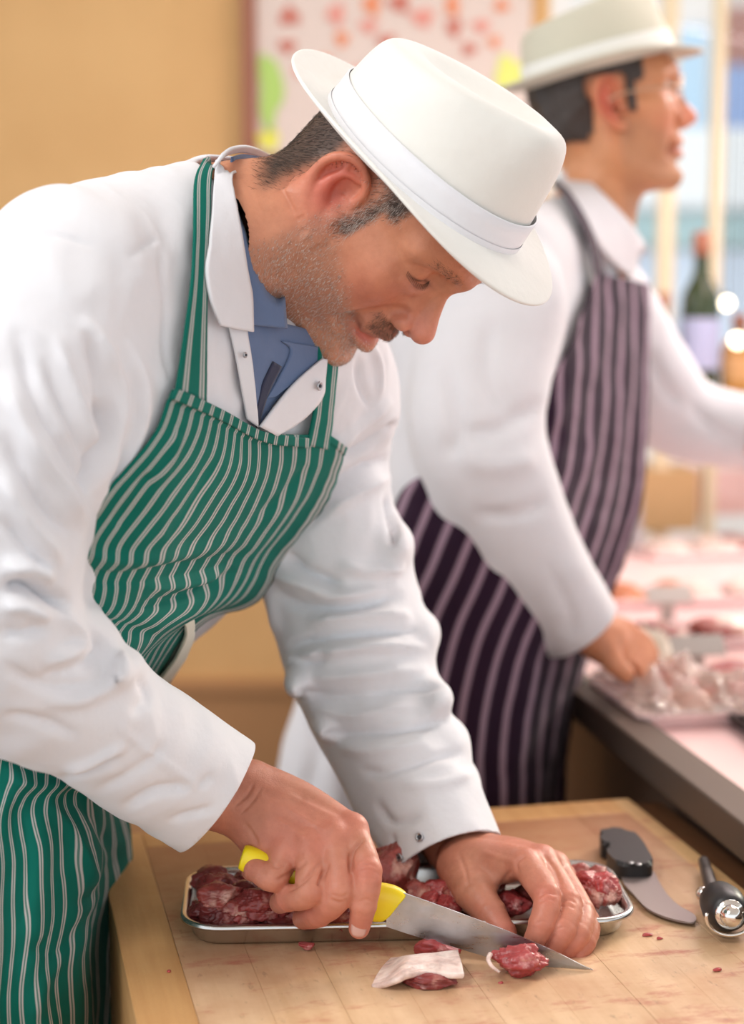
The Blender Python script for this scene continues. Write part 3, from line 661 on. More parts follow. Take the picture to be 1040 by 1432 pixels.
CF.add(chain(pts4([(200, 358, 1.44, .056), (285, 326, 1.49, .056), (330, 330, 1.50, .060)]), 10), .03)
import copy; TF = copy.copy(CF); TF.D = CF.D.copy()
# near arm
NARM = pts4([(92, 408, 1.345, .072), (40, 470, 1.31, .080), (14, 600, 1.28, .073), (-8, 740, 1.27, .070), (-12, 870, 1.27, .068), (40, 950, 1.30, .062), (110, 985, 1.33, .0585), (200, 1048, 1.375, .0565), (306, 1118, 1.42, .0555), (345, 1145, 1.435, .055)])
CF.add(chain(NARM, 70), .018)
# far arm
FARM = pts4([(452, 545, 1.68, .070), (448, 610, 1.70, .069), (446, 680, 1.70, .069), (462, 775, 1.69, .076), (482, 850, 1.68, .076), (506, 930, 1.655, .072), (535, 1010, 1.63, .064), (571, 1085, 1.59, .060), (618, 1185, 1.535, .0545), (652, 1260, 1.50, .053)])
CF.add(chain(FARM, 70), .014)
# rolls of cloth bunched at the far elbow and along the silhouette
for x, y, r in ((556, 762, .020), (594, 885, .017), (612, 975, .016), (636, 1035, .015), (652, 1090, .012), (533, 585, .016), (414, 955, .012), (452, 1015, .011)):
    CF.add(ell(at(x, y, 1.66 if y < 900 else 1.60), (r * .9, .035, r)), .016)
for x, y, r in ((112, 870, .016), (140, 893, .014), (88, 812, .020), (175, 935, .012)):
    CF.add(ell(at(x, y, 1.31), (r, .030, r * .9)), .014)
# neck opening
TF.sub(chain(pts4([(322, 318, 1.50, .060), (420, 330, 1.50, .070)]), 8), .01)
CF.sub(chain(pts4([(322, 318, 1.50, .060), (420, 330, 1.50, .070)]), 8), .01)
cV, cQ = CF.mesh(); cV = smooth_mesh(cV, cQ, 5, .5); cN = normals(cV, cQ)
S_ = []
def fold(pts, amp, w, ym=1.56): S_.append((pts, amp, w, ym))
# near shoulder / upper arm: long drapes falling from the shoulder into the elbow
fold([(112, 440), (150, 500), (165, 560), (150, 640), (128, 700)], .006, 12); fold([(145, 560), (146, 590), (132, 640), (122, 690)], -.011, 7)
fold([(120, 460), (140, 530), (140, 600)], -.006, 9); fold([(75, 470), (110, 560), (138, 640)], .005, 9); fold([(60, 500), (100, 590), (130, 660)], -.0045, 8)
fold([(20, 450), (50, 560), (100, 640), (130, 700)], -.005, 10); fold([(5, 520), (40, 610), (90, 680), (120, 740)], .006, 11); fold([(0, 600), (50, 690), (100, 750)], -.006, 10)
fold([(-5, 660), (40, 730), (90, 790)], .006, 11); fold([(0, 720), (40, 770), (70, 800)], -.005, 8); fold([(0, 290), (30, 322), (90, 330), (140, 345)], -.0022, 3)
fold([(175, 470), (200, 560), (170, 650), (135, 720)], .005, 12); fold([(225, 330), (232, 450), (236, 540)], -.002, 4); fold([(195, 560), (180, 620), (140, 680)], -.004, 8)
fold([(180, 360), (222, 330)], -.002, 4)
# elbow crease and forearm
fold([(0, 822), (40, 820), (78, 838), (96, 852)], -.016, 8); fold([(0, 795), (40, 795), (75, 812)], .008, 11); fold([(0, 845), (35, 850), (70, 868)], .008, 10)
fold([(0, 880), (30, 885), (70, 875)], -.005, 8); fold([(88, 855), (110, 900), (60, 930)], .006, 9); fold([(125, 880), (140, 910), (100, 940), (50, 950)], -.005, 9)
fold([(150, 900), (170, 940), (120, 975), (60, 985)], .005, 11); fold([(0, 925), (60, 960), (130, 960)], -.004, 9); fold([(160, 1012), (205, 1050), (290, 1110)], .0022, 4)
fold([(190, 945), (205, 975), (180, 1000)], -.0035, 8); fold([(80, 1090), (120, 1080), (170, 1055)], -.005, 7); fold([(90, 1075), (130, 1065), (180, 1040)], .004, 8)
fold([(170, 1130), (220, 1105), (270, 1100)], -.005, 8); fold([(0, 1000), (60, 1010), (110, 1030)], -.004, 9); fold([(275, 1100), (300, 1085)], -.003, 5); fold([(130, 1110), (200, 1070), (230, 1040)], -.003, 8)
fold([(235, 1150), (300, 1128)], -.003, 6)
# far sleeve
far_f = [([(470, 790), (520, 800), (568, 790)], .006, 10), ([(395, 772), (430, 800), (480, 818)], -.009, 8), ([(370, 800), (420, 815), (470, 835), (540, 825)], .006, 10), ([(385, 830), (430, 850), (500, 850), (565, 830)], -.008, 8),
 ([(430, 870), (500, 862), (580, 860)], .006, 9), ([(400, 905), (450, 893), (520, 885), (590, 882)], -.008, 6), ([(395, 925), (450, 915), (520, 905), (600, 905)], .007, 8), ([(412, 918), (440, 925), (462, 912)], -.006, 6),
 ([(425, 948), (500, 945), (600, 935)], .005, 9), ([(410, 965), (470, 975), (560, 965), (625, 960)], -.005, 7), ([(432, 990), (500, 1000), (590, 985)], .005, 9), ([(445, 1028), (500, 1025), (560, 1020), (640, 1005)], -.006, 7),
 ([(470, 1045), (530, 1050), (600, 1040)], .0045, 9), ([(500, 1078), (540, 1080), (600, 1062), (655, 1050)], -.0045, 7), ([(520, 1120), (545, 1150), (590, 1140)], -.004, 7), ([(560, 1100), (620, 1095), (665, 1080)], .003, 8), ([(545, 1165), (552, 1210)], -.003, 4),
 ([(560, 590), (520, 620), (470, 650)], -.009, 6), ([(550, 560), (500, 600), (450, 640)], .005, 8), ([(545, 640), (500, 660), (455, 690), (400, 730)], -.008, 7), ([(548, 665), (500, 690), (450, 720)], .006, 9),
 ([(540, 690), (550, 730), (545, 765)], -.009, 6), ([(500, 500), (505, 540), (520, 570)], -.004, 6), ([(520, 480), (532, 520), (530, 560)], .003, 5), ([(470, 700), (430, 730), (385, 770)], -.007, 7), ([(365, 790), (380, 840), (390, 890)], .004, 8)]
for f_ in far_f: S_.append((f_[0], f_[1], f_[2], 9))
fine = .0014 * noise3(cV * np.array([1, 1, 1.3]), 6, 3, 3) + .0010 * (1 - np.abs(noise3(cV, 11, 8, 2)) * 2.2)
cV2 = strokes(cV, cN, [(a, b * 1.55, c * .82, d) for a, b, c, d in S_]) + cN * fine[:, None]
cV2 = smooth_mesh(cV2, cQ, 1, .4)
coat = mesh_obj('coat', to_local(cV2, man), cQ, M['coat'], man)
# cut the cuffs open and give the cloth its thickness
bm = bmesh.new(); bm.from_mesh(coat.data); bm.faces.ensure_lookup_table()
MAN_M = Matrix.LocRotScale(man.location, man.rotation_euler.to_quaternion(), None)
def cuff(c, n, rad):
    c = Vector(c) - man.location; n = Vector(n).normalized()
    fs = [f for f in bm.faces if (f.calc_center_median() - c).length < rad]; geom = list({v for f in fs for v in f.verts}) + list({e for f in fs for e in f.edges}) + fs
    bmesh.ops.bisect_plane(bm, geom=geom, plane_co=c, plane_no=n, clear_outer=True)
NC = at(302, 1112, 1.42); cuff(NC, (.79, .10, -.60), .112)
FC = at(626, 1203, 1.53); cuff(FC, (.33, -.60, -.72), .14)
# drop fragments beyond the cuffs
seen = set(); comps = []
for v in bm.verts:
    if v.index in seen: continue
    st = [v]; seen.add(v.index); cp_ = []
    while st:
        q = st.pop(); cp_.append(q)
        for e in q.link_edges:
            w = e.other_vert(q)
            if w.index not in seen: seen.add(w.index); st.append(w)
    comps.append(cp_)
comps.sort(key=len)
for cp_ in comps[:-1]: bmesh.ops.delete(bm, geom=cp_, context='VERTS')
bm.to_mesh(coat.data); bm.free()
md = coat.modifiers.new('thickness', 'SOLIDIFY'); md.thickness = .003; md.offset = -1
# ------------------------------------------------------------------ hands: one sculpted skin each, fingers kept apart by creases
def finger(F_, pts, k=.0025, joint=.0008):
    A = pts4(pts); prims = []
    for a, b in zip(A[:-1], A[1:]): prims.append(seg(a[:3], b[:3], a[3], b[3]))
    for a in A[1:-1]: prims.append(ell(a[:3], (a[3] + joint,) * 3))
    G = Field(np.min([p[1] for p in prims], 0) - .006, np.max([p[2] for p in prims], 0) + .006, F_.h)
    return prims
class HandField(Field):
    def finger(s, pts, root_k=.010, k=.0012, joint=.0007):
        A = [list(p) for p in pts4(pts)]
        s.add(chain([A[0], A[0], A[1]] if 0 else [A[0], A[1]], 6), root_k)
        Q = catmull(np.array(A), 4 * (len(A) - 1) + 1)
        prims = [seg(Q[i, :3], Q[i + 1, :3], Q[i, 3], Q[i + 1, 3]) for i in range(len(Q) - 1)]
        prims += [ell(a[:3], (a[3] + joint,) * 3) for a in A[1:-1]]
        s.add(prims, k)
HH = .0013
# right hand on the knife
RH = HandField((-.19, 1.20, .84), (.055, 1.53, 1.13), HH)
wr = pts4([(240, 1055, 1.42, .031), (300, 1095, 1.43, .029), (343, 1115, 1.435, .027)])
RH.add(chain(wr, 12)); RH.add(chain(pts4([(280, 1110, 1.42, .028), (330, 1128, 1.43, .025), (356, 1136, 1.43, .022)]), 12), .01)
mc = [(492, 1160, 1.402, .0125), (466, 1172, 1.390, .0130), (434, 1184, 1.386, .0125), (402, 1192, 1.390, .0118)]
wrist = [(352, 1098, 1.440, .022), (345, 1108, 1.430, .022), (338, 1122, 1.425, .021), (334, 1134, 1.428, .020)]
RH.add(web(pts4([wrist[0], (420, 1125, 1.428, .0195), mc[0]]), pts4([wrist[2], (385, 1155, 1.408, .018), mc[2]]), 22), .008)
RH.add(web(pts4([wrist[1], (410, 1145, 1.414, .018), mc[1]]), pts4([wrist[3], (366, 1168, 1.412, .0185), mc[3]]), 22), .008)
RH.add(chain(pts4([(350, 1150, 1.428, .018), (368, 1180, 1.425, .0185), (392, 1200, 1.415, .015)]), 10), .008)        # heel of the hand
RH.add(chain(pts4([(385, 1120, 1.450, .020), (430, 1165, 1.440, .020), (470, 1195, 1.430, .018)]), 10), .010)        # palm side
for a in mc: q = P4(*a); RH.add(ell((q[0], q[1] - .003, q[2] + .002), (.0115, .0105, .0110)), .006)                   # knuckles
RH.finger([mc[0], (513, 1218, 1.366, .0122), (508, 1266, 1.358, .0108), (502, 1298, 1.362, .0088)], .006)
RH.finger([mc[1], (474, 1246, 1.358, .0125), (446, 1277, 1.372, .0112), (424, 1284, 1.398, .0095)], .006)
RH.finger([mc[2], (432, 1246, 1.358, .0118), (404, 1256, 1.374, .0108), (392, 1262, 1.398, .0095)], .006)
RH.finger([mc[3], (382, 1228, 1.372, .0110), (358, 1216, 1.384, .0098), (352, 1218, 1.402, .0088)], .006)
RH.finger([(420, 1165, 1.445, .016), (470, 1215, 1.440, .013), (492, 1245, 1.425, .0115), (512, 1254, 1.415, .009)], .008)   # thumb, behind the handle
rV, rQ = RH.mesh(); rV = smooth_mesh(rV, rQ, 1, .5); rN = normals(rV, rQ)
rS = [([(510, 1172), (492, 1192), (490, 1225)], -.0030, 3.0), ([(450, 1205), (424, 1232), (400, 1248)], -.0026, 3.0), ([(430, 1203), (405, 1222), (384, 1232)], -.0018, 3.0), ([(460, 1205), (448, 1232), (447, 1240)], -.0026, 3.0),
      ([(500, 1212), (515, 1208), (528, 1214)], -.0010, 1.6), ([(502, 1219), (516, 1216), (530, 1222)], -.0010, 1.6), ([(504, 1228), (516, 1228), (528, 1230)], -.0008, 1.6), ([(500, 1262), (512, 1258), (522, 1262)], -.0009, 1.6),
      ([(462, 1250), (476, 1254), (488, 1250)], -.0009, 1.6), ([(462, 1258), (476, 1262), (486, 1258)], -.0009, 1.6), ([(372, 1198), (385, 1212), (402, 1208)], -.0016, 2.5), ([(340, 1150), (352, 1165), (362, 1184)], -.0012, 3),
      ([(325, 1130), (345, 1112), (356, 1094)], -.0012, 2), ([(334, 1140), (352, 1122), (368, 1098)], -.0010, 2), ([(400, 1130), (430, 1148), (460, 1164)], .0012, 4), ([(385, 1145), (410, 1160), (430, 1176)], .0012, 4), ([(400, 1110), (440, 1130), (485, 1150)], .0010, 4),
      ([(360, 1105), (400, 1120), (430, 1118)], -.0010, 5)]
rV = strokes(rV, rN, [(a, b, c, 9) for a, b, c in rS])
# left hand holding the meat
LH = HandField((.005, 1.22, .86), (.215, 1.66, 1.10), HH)
LH.add(chain(pts4([(600, 1130, 1.58, .028), (632, 1172, 1.545, .027), (655, 1196, 1.515, .0255)]), 12)); LH.add(chain(pts4([(615, 1160, 1.56, .026), (640, 1190, 1.53, .026), (664, 1212, 1.51, .024)]), 12), .01)
lm = [(735, 1209, 1.442, .0132), (757, 1204, 1.462, .0132), (775, 1212, 1.482, .0125), (786, 1226, 1.500, .0115)]
lw = [(650, 1205, 1.500, .022), (668, 1196, 1.515, .021), (680, 1200, 1.530, .020), (688, 1210, 1.540, .019)]
LH.add(web(pts4([lw[0], (700, 1206, 1.468, .018), lm[0]]), pts4([lw[2], (722, 1198, 1.500, .0165), lm[2]]), 22), .008)
LH.add(web(pts4([lw[1], (712, 1200, 1.485, .0165), lm[1]]), pts4([lw[3], (735, 1212, 1.515, .0165), lm[3]]), 22), .008)
LH.finger([(648, 1212, 1.495, .024), (663, 1246, 1.452, .0178), (686, 1278, 1.425, .0135), (704, 1304, 1.408, .0108), (710, 1314, 1.402, .0088)], .008)      # thumb
LH.add(web(pts4([(655, 1212, 1.49, .018), (672, 1240, 1.455, .010)]), pts4([(700, 1212, 1.46, .013), (694, 1226, 1.452, .007)]), 10), .008)
LH.finger([lm[0], (764, 1252, 1.400, .0120), (757, 1292, 1.382, .0108), (746, 1316, 1.382, .0090)], .006)
LH.finger([lm[1], (793, 1262, 1.412, .0120), (787, 1300, 1.386, .0108), (773, 1324, 1.384, .0088)], .006)
LH.finger([lm[2], (812, 1274, 1.422, .0112), (808, 1306, 1.392, .0100), (792, 1328, 1.388, .0085)], .006)
LH.finger([lm[3], (822, 1288, 1.425, .0098), (818, 1318, 1.398, .0088), (808, 1335, 1.390, .0075)], .006)
lV, lQ = LH.mesh(); lV = smooth_mesh(lV, lQ, 1, .5); lN = normals(lV, lQ)
lS = [([(752, 1255), (765, 1248), (778, 1252)], -.0010, 1.6), ([(752, 1262), (765, 1257), (778, 1260)], -.0010, 1.6), ([(748, 1292), (758, 1288), (768, 1292)], -.0008, 1.5), ([(784, 1262), (796, 1258), (806, 1264)], -.0009, 1.6), ([(782, 1269), (794, 1266), (804, 1271)], -.0009, 1.6),
      ([(778, 1300), (788, 1296), (796, 1300)], -.0008, 1.5), ([(724, 1222), (722, 1206), (736, 1196)], -.0018, 2.6), ([(700, 1252), (704, 1232), (716, 1214)], -.0012, 3), ([(640, 1190), (650, 1215), (655, 1240)], -.0010, 3), ([(672, 1190), (700, 1200), (722, 1205)], .0012, 4),
      ([(760, 1195), (775, 1215), (785, 1240)], -.0014, 2.5), ([(690, 1240), (700, 1250), (706, 1270)], .001, 3)]
lV = strokes(lV, lN, [(a, b, c, 9) for a, b, c in lS])
def hand_colors(V, tips, knuck):
    C = np.tile(np.array((.56, .24, .15)), (len(V), 1))
    def put(w, c):
        nonlocal C; w = np.clip(w, 0, 1)[:, None]; C = C * (1 - w) + np.array(c) * w
    put(.25 + .25 * noise3(V, 14, 5), (.62, .21, .145))
    for p, r in knuck: put(.55 * np.exp(-(np.linalg.norm(V - P4(*p)[:3] if 0 else V - np.array(P4(*p)[:3]), axis=1) / r) ** 2), (.62, .17, .12))
    for p, r in tips: put(.7 * np.exp(-(np.linalg.norm(V - np.array(P4(*p)[:3]), axis=1) / r) ** 2), (.64, .21, .15))
    return C
rC = hand_colors(rV, [((502, 1298, 1.362, 0), .018), ((446, 1277, 1.372, 0), .018), ((404, 1256, 1.374, 0), .018), ((358, 1216, 1.384, 0), .018)], [(m_, .016) for m_ in mc] + [((513, 1218, 1.36, 0), .013)])
lC = hand_colors(lV, [((746, 1316, 1.39, 0), .02), ((773, 1324, 1.39, 0), .02), ((792, 1328, 1.40, 0), .02), ((808, 1335, 1.41, 0), .02), ((706, 1308, 1.40, 0), .02)], [(m_, .015) for m_ in lm] + [((764, 1252, 1.39, 0), .012), ((793, 1262, 1.41, 0), .012)])
# arms, trunk and legs under the clothes
BF = Field((-.50, 1.16, -.02), (.20, 1.86, 1.62), .011)
def shrink(rows, d): return [(x, y, z, r - d) for x, y, z, r in rows]
BF.add(web(shrink(near[:6], .030), shrink(far[:6], .030), 22)); BF.add(chain(shrink(NARM[:8], .032), 30), .02); BF.add(chain(shrink(FARM[:8], .032), 30), .02)
hp = [P4(-40, 1090, 1.46, .085), P4(40, 1080, 1.62, .085)]
for q in hp: BF.add(chain([q, (q[0], q[1], .48, .062), (q[0] - .01, q[1], .10, .045)], 20), .03); BF.add(seg((q[0], q[1], .06), (q[0] + .14, q[1] - .05, .035), .045, .035), .02)
BF.add(chain(pts4([(230, 390, 1.49, .048), (300, 345, 1.50, .040)]), 6), .03)
bV, bQ = BF.mesh()
Vb = np.vstack([Wv, rV, lV, bV]); Qb = np.vstack([hF, rQ + len(Wv), lQ + len(Wv) + len(rV), bQ + len(Wv) + len(rV) + len(lV)])
Cb = np.vstack([hC, rC, lC, np.tile((.66, .34, .24), (len(bV), 1))])
body = mesh_obj('body', to_local(Vb, man), Qb, M['skin'], man, col=Cb)
# eyes and nails
for s in (1, -1):
    V, Fq = lathe([(.0001, -.0135)] + [(.0135 * math.sin(t), -.0135 * math.cos(t)) for t in np.linspace(.2, 2.94, 12)] + [(.0001, .0135)], 20)
    mesh_obj('eye', to_local(hw(V + np.array([.0680, s * .032, .0240])), man), Fq, M['eye'], man)
def nail(px, py, Y, rx, ry, ang, nrm):
    p = at(px, py, Y); n = np.array(nrm, float); n /= np.linalg.norm(n); t = np.array([math.sin(ang), 0, math.cos(ang)]); t -= n * t.dot(n); t /= np.linalg.norm(t); b = np.cross(n, t)
    g = np.linspace(-1, 1, 9); X, Y_ = np.meshgrid(g, g); k = np.sqrt(1 - .5 * Y_ ** 2); X2 = X * k; Y2 = Y_ * np.sqrt(1 - .25 * X ** 2)
    V = p + (X2 * rx)[..., None] * b + (Y2 * ry)[..., None] * t + ((.0008 - .0022 * X2 ** 2 - .0007 * Y2 ** 2))[..., None] * n
    o = mesh_obj('fingernail', to_local(V.reshape(-1, 3), man), grid_faces(9, 9), M['nail'], man); md = o.modifiers.new('s', 'SOLIDIFY'); md.thickness = .0006; md.offset = -1
nail(501.5, 1298, 1.3528, .0062, .0072, .1, (0, -1, .15))
# ------------------------------------------------------------------ cloth sheets laid on the coat
def fit_to(Fd, P, off, it=4):
    for _ in range(it):
        d = Fd.sample(P) - off; P = P - Fd.grad(P) * np.clip(d, -.02, .02)[..., None]
    return P
def sheet(name, rows, off, mt, parent, nu=24, nv=60, Fd=None, thick=.0016, folds=None, noise_a=.0, uvs=(1, 1), wrap=0, post=None, wob=None, fit=False, seed=4, arc=0):
    Fd = Fd or TF; G = np.stack([catmull(np.array(r, float), nu) for r in rows]); G = np.stack([catmull(G[:, j], nv) for j in range(nu)], 1)
    if wob is not None: G = wob(G)
    if G.shape[-1] == 2: P = Fd.hit(G[..., 0], G[..., 1]).reshape(nv, nu, 3)
    else: P = at(G[..., 0].ravel(), G[..., 1].ravel(), G[..., 2].ravel()).reshape(nv, nu, 3)
    o = off if np.isscalar(off) else np.broadcast_to(np.linspace(off[0], off[1], nu)[None, :], (nv, nu))
    if G.shape[-1] == 2 or fit: P = P + Fd.grad(P) * np.asarray(o)[..., None] if not np.isscalar(o) else P + Fd.grad(P) * o
    if wrap:
        ex = [P[:, -1]]
        for k in range(wrap):
            q = ex[-1] + np.array([-.002, .010, 0]); ex.append(fit_to(Fd, q, o if np.isscalar(o) else float(np.max(o))))
        P = np.concatenate([P, np.stack(ex[1:], 1)], 1)
    n2 = P.shape[1]; V = P.reshape(-1, 3)
    for _ in range(3):                                                    # relax the sheet a little
        Q = V.reshape(nv, n2, 3).copy(); Q[1:-1, 1:-1] = .5 * Q[1:-1, 1:-1] + .125 * (Q[:-2, 1:-1] + Q[2:, 1:-1] + Q[1:-1, :-2] + Q[1:-1, 2:]); V = Q.reshape(-1, 3)
    Fq = grid_faces(n2, nv); N = normals(V, Fq); tc = CAM - V
    if (N * tc).sum() < 0: Fq = Fq[:, ::-1]; N = -N
    if post is not None: V = post(V, N, nv, n2)
    if folds: V = strokes(V, N, [(a, b, c, 9) for a, b, c in folds]); gap_ = np.clip(.0062 - Fd.sample(V), 0, .02) * (np.abs(Fd.sample(V)) < .05); V = V + Fd.grad(V) * gap_[:, None]
    if noise_a: V = V + N * (noise_a * noise3(V, 9, seed))[:, None]
    u = np.tile(np.linspace(0, (n2 - 1) / (nu - 1), n2) * uvs[0], nv); w = np.repeat(np.linspace(0, uvs[1], nv), n2)
    if arc:
        G3 = V.reshape(nv, n2, 3); sg = np.linalg.norm(np.diff(G3, axis=1) * np.array([1, .22, .6]), axis=2); cu_ = np.concatenate([np.zeros((nv, 1)), np.cumsum(sg, 1)], 1); cu_ = (cu_ - cu_[:, nu - 1:nu]) / arc; k_ = np.linspace(0, 1, nv)[:, None]
        ker = np.ones(9) / 9; cu_ = np.stack([np.convolve(np.pad(cu_[:, j], 4, mode='edge'), ker, 'valid') for j in range(n2)], 1); u = (cu_ + 1).ravel()
    o_ = mesh_obj(name, to_local(V, parent) if parent else V, Fq, mt, parent, uv=np.c_[u, w])
    md = o_.modifiers.new('s', 'SOLIDIFY'); md.thickness = thick; md.offset = 1 if (N * tc).sum() < 0 else -1
    return o_
arows = [[(229, 545), (295, 574), (352, 600), (452, 603)], [(205, 606), (280, 636), (350, 660), (446, 645)], [(152, 668), (240, 696), (325, 718), (428, 690)], [(118, 720), (200, 752), (290, 772), (398, 735)],
         [(102, 765), (175, 800), (262, 815), (362, 775)], [(88, 815), (155, 848), (222, 860), (318, 826)], [(58, 868), (125, 900), (185, 905), (258, 858)], [(18, 935), (90, 955), (155, 960), (222, 912)],
         [(-30, 1010), (40, 1030), (118, 1035), (186, 1000)], [(-60, 1080), (15, 1095), (90, 1100), (160, 1090)], [(-70, 1160), (10, 1170), (92, 1175), (166, 1165)], [(-75, 1250), (10, 1255), (98, 1258), (172, 1240)],
         [(-78, 1360), (10, 1360), (90, 1360), (160, 1345)], [(-80, 1500), (5, 1500), (86, 1500), (154, 1490)]]
def awob(G):
    nv, nu = G.shape[:2]; v = np.linspace(0, 1, nv)[:, None]; u = np.linspace(0, 1, nu)[None, :]; ins = np.sin(np.pi * np.clip(u, 0, 1)) ** .6
    G = G.copy(); G[..., 0] += ins * sm(.12, .3, v) * (3.2 * np.sin(v * 38 + u * 3) + 2.4 * np.sin(v * 61 + u * 7 + 1)); return G
def apost(V, N, nv, n2):
    v = np.repeat(np.linspace(0, 1, nv), n2); u = np.tile(np.linspace(0, 1, n2), nv)
    d =   .0030 * sm(.62, .8, v) * np.sin(u * 26 + 3 * np.sin(v * 9)) + .0012 * np.sin(u * 15 + v * 12) * sm(.02, .15, v)
    d += .0014 * (v < .018) + .010 * np.exp(-((v - .36) / .05) ** 2) * sm(.35, .8, u) + .004 * np.exp(-((v - .78) / .05) ** 2) * sm(.25, .8, u) * sm(1.05, .9, u)
    return V + N * d[:, None]
afold = [([(100, 795), (160, 812), (230, 800), (300, 790), (350, 770)], -.007, 9), ([(110, 770), (180, 785), (260, 775), (340, 745)], .004, 10), ([(190, 850), (240, 842), (290, 822), (330, 795)], -.007, 7), ([(200, 825), (260, 815), (320, 800)], .005, 8),
         ([(120, 860), (170, 880), (220, 885)], -.004, 8), ([(210, 660), (190, 700), (160, 735)], -.004, 7), ([(300, 640), (270, 700), (230, 750)], -.003, 9), ([(430, 650), (400, 690), (350, 735)], -.003, 7), ([(250, 600), (240, 640), (215, 680)], .003, 8),
         ([(0, 1052), (40, 1068), (80, 1060), (120, 1035)], -.010, 8), ([(0, 1080), (50, 1100), (110, 1090), (150, 1060)], .007, 12), ([(90, 1100), (130, 1140), (160, 1200)], -.006, 8), ([(60, 1110), (110, 1180), (140, 1260)], .005, 10), ([(20, 1120), (40, 1200), (30, 1300)], -.005, 9),
         ([(170, 1180), (150, 1230), (110, 1270)], -.005, 9), ([(150, 1260), (100, 1310), (40, 1330)], -.004, 10), ([(90, 1320), (60, 1380), (50, 1430)], .004, 10)]
apron = sheet('apron', arows, .0085, M['apron_green'], man, 110, 240, folds=afold, noise_a=.0012, wrap=5, post=apost, wob=awob)
apron['label'] = 'dark green apron with pairs of thin white stripes'
sheet('apron_hem', [[(228, 544), (295, 572), (352, 598), (418, 606)], [(222, 558), (291, 586), (349, 612), (418, 619)]], .0125, M['apron_green'], man, 60, 6, uvs=(.86, .02), thick=.0012)
sheet('apron_strap', [[(281, 238), (302, 231)], [(267, 264), (291, 256)], [(261, 310), (285, 306)], [(257, 360), (279, 352)], [(253, 400), (276, 402)], [(246, 450), (275, 446)], [(238, 500), (274, 500)], [(231, 546), (273, 562)]], .0105, M['strap_green'], man, 10, 60, uvs=(.9, 1))
sheet('apron_strap', [[(432, 480), (460, 486)], [(430, 515), (459, 512)], [(428, 550), (455, 556)], [(424, 580), (452, 592)], [(416, 616), (448, 622)]], .0105, M['strap_green'], man, 10, 40, uvs=(.9, 1))
# shirt in the open neck, coat collar and lapels
sheet('shirt', [[(326, 440), (370, 448), (446, 470)], [(333, 470), (384, 480), (440, 502)], [(338, 510), (368, 520), (416, 528)], [(342, 550), (358, 556), (380, 556)], [(344, 590), (349, 594), (356, 592)]], (.004, .004), M['shirt'], man, 24, 30, folds=[([(392, 482), (376, 515), (356, 560)], -.004, 5), ([(350, 480), (352, 520), (348, 560)], .002, 6)], noise_a=.0015)['label'] = 'dusty blue shirt in the open neck'
sheet('shirt_placket', [[(372, 505), (384, 512)], [(356, 540), (366, 548)], [(345, 588), (350, 596)]], .0075, M['shirt_dark'], man, 6, 16)
sheet('shirt_collar', [[(303, 244), (330, 230)], [(312, 300), (348, 296)], [(320, 370), (362, 368)], [(326, 425), (374, 425)], [(332, 455), (379, 462)]], (.008, .017), M['shirt'], man, 12, 40, thick=.0022)
sheet('shirt_collar', [[(384, 478), (432, 486)], [(396, 492), (436, 500)], [(378, 530), (404, 528)], [(362, 556), (372, 552)]], (.008, .010), M['shirt'], man, 12, 24, thick=.0022)
sheet('lapel', [[(312, 455), (331, 462)], [(322, 500), (338, 505)], [(330, 545), (343, 550)], [(337, 585), (347, 594)]], (.006, .0105), M['coat'], man, 8, 30)
sheet('collar', [[(297, 238), (305, 233)], [(293, 256), (307, 251)], [(285, 305), (315, 300)], [(277, 348), (322, 345)], [(271, 385), (327, 385)], [(277, 425), (331, 425)], [(291, 458), (332, 466)]], (.0135, .0165), M['coat'], man, 16, 60, thick=.0022)
sheet('lapel', [[(434, 502), (440, 503)], [(412, 518), (438, 525)], [(388, 540), (434, 552)], [(366, 566), (408, 580)], [(346, 592), (370, 604)]], (.0135, .0135), M['coat'], man, 14, 30, thick=.0022)
sheet('collar', [[(300, 236, 1.425), (314, 217, 1.43)], [(314, 220, 1.455), (326, 209, 1.46)], [(336, 214, 1.50), (344, 206, 1.50)], [(356, 217, 1.535), (362, 209, 1.535)], [(374, 226, 1.555), (378, 216, 1.555)]], .001, M['coat'], man, 6, 24, thick=.003)
sheet('shirt_collar', [[(322, 246, 1.465), (326, 220, 1.468)], [(336, 242, 1.50), (340, 216, 1.50)], [(352, 240, 1.53), (354, 217, 1.53)], [(370, 244, 1.55), (370, 222, 1.55)]], .001, M['shirt'], man, 6, 24, thick=.002)
def snap(px, py, Y=None, off=.0165, r=.0042, Fd=None):
    Fd = Fd or CF
    if Y is None: p = Fd.hit([px], [py], off)[0]; n = Fd.grad(p[None])[0]
    else: p = at(px, py, Y); n = np.array([.2, -.9, .3])
    q = Vector(n).to_track_quat('Z', 'Y'); A = np.array(q.to_matrix())
    for nm, prof, mt in (('snap', [(r, 0), (r, .0012), (r * .72, .0018), (r * .6, .0010), (.0002, .0010)], M['snap']), ('snap_stud', [(r * .38, .0008), (r * .34, .0022), (.0002, .0024)], M['snap_dark'])):
        V, Fq = lathe(prof, 20); mesh_obj(nm, to_local(p + V @ A.T, man), Fq, mt, man)
snap(424, 536); snap(587, 1171, off=.001, r=.0040); snap(562, 1199, off=.003, r=.0038); snap(326, 497, off=.011, r=.0025)
sheet('coat_tie', [[(236, 852), (252, 850)], [(243, 866), (255, 864)], [(240, 884), (253, 883)], [(229, 908), (244, 907)], [(213, 930), (230, 930)], [(195, 952), (213, 954)]], .0155, M['cream_tape'], man, 8, 24, thick=.003)
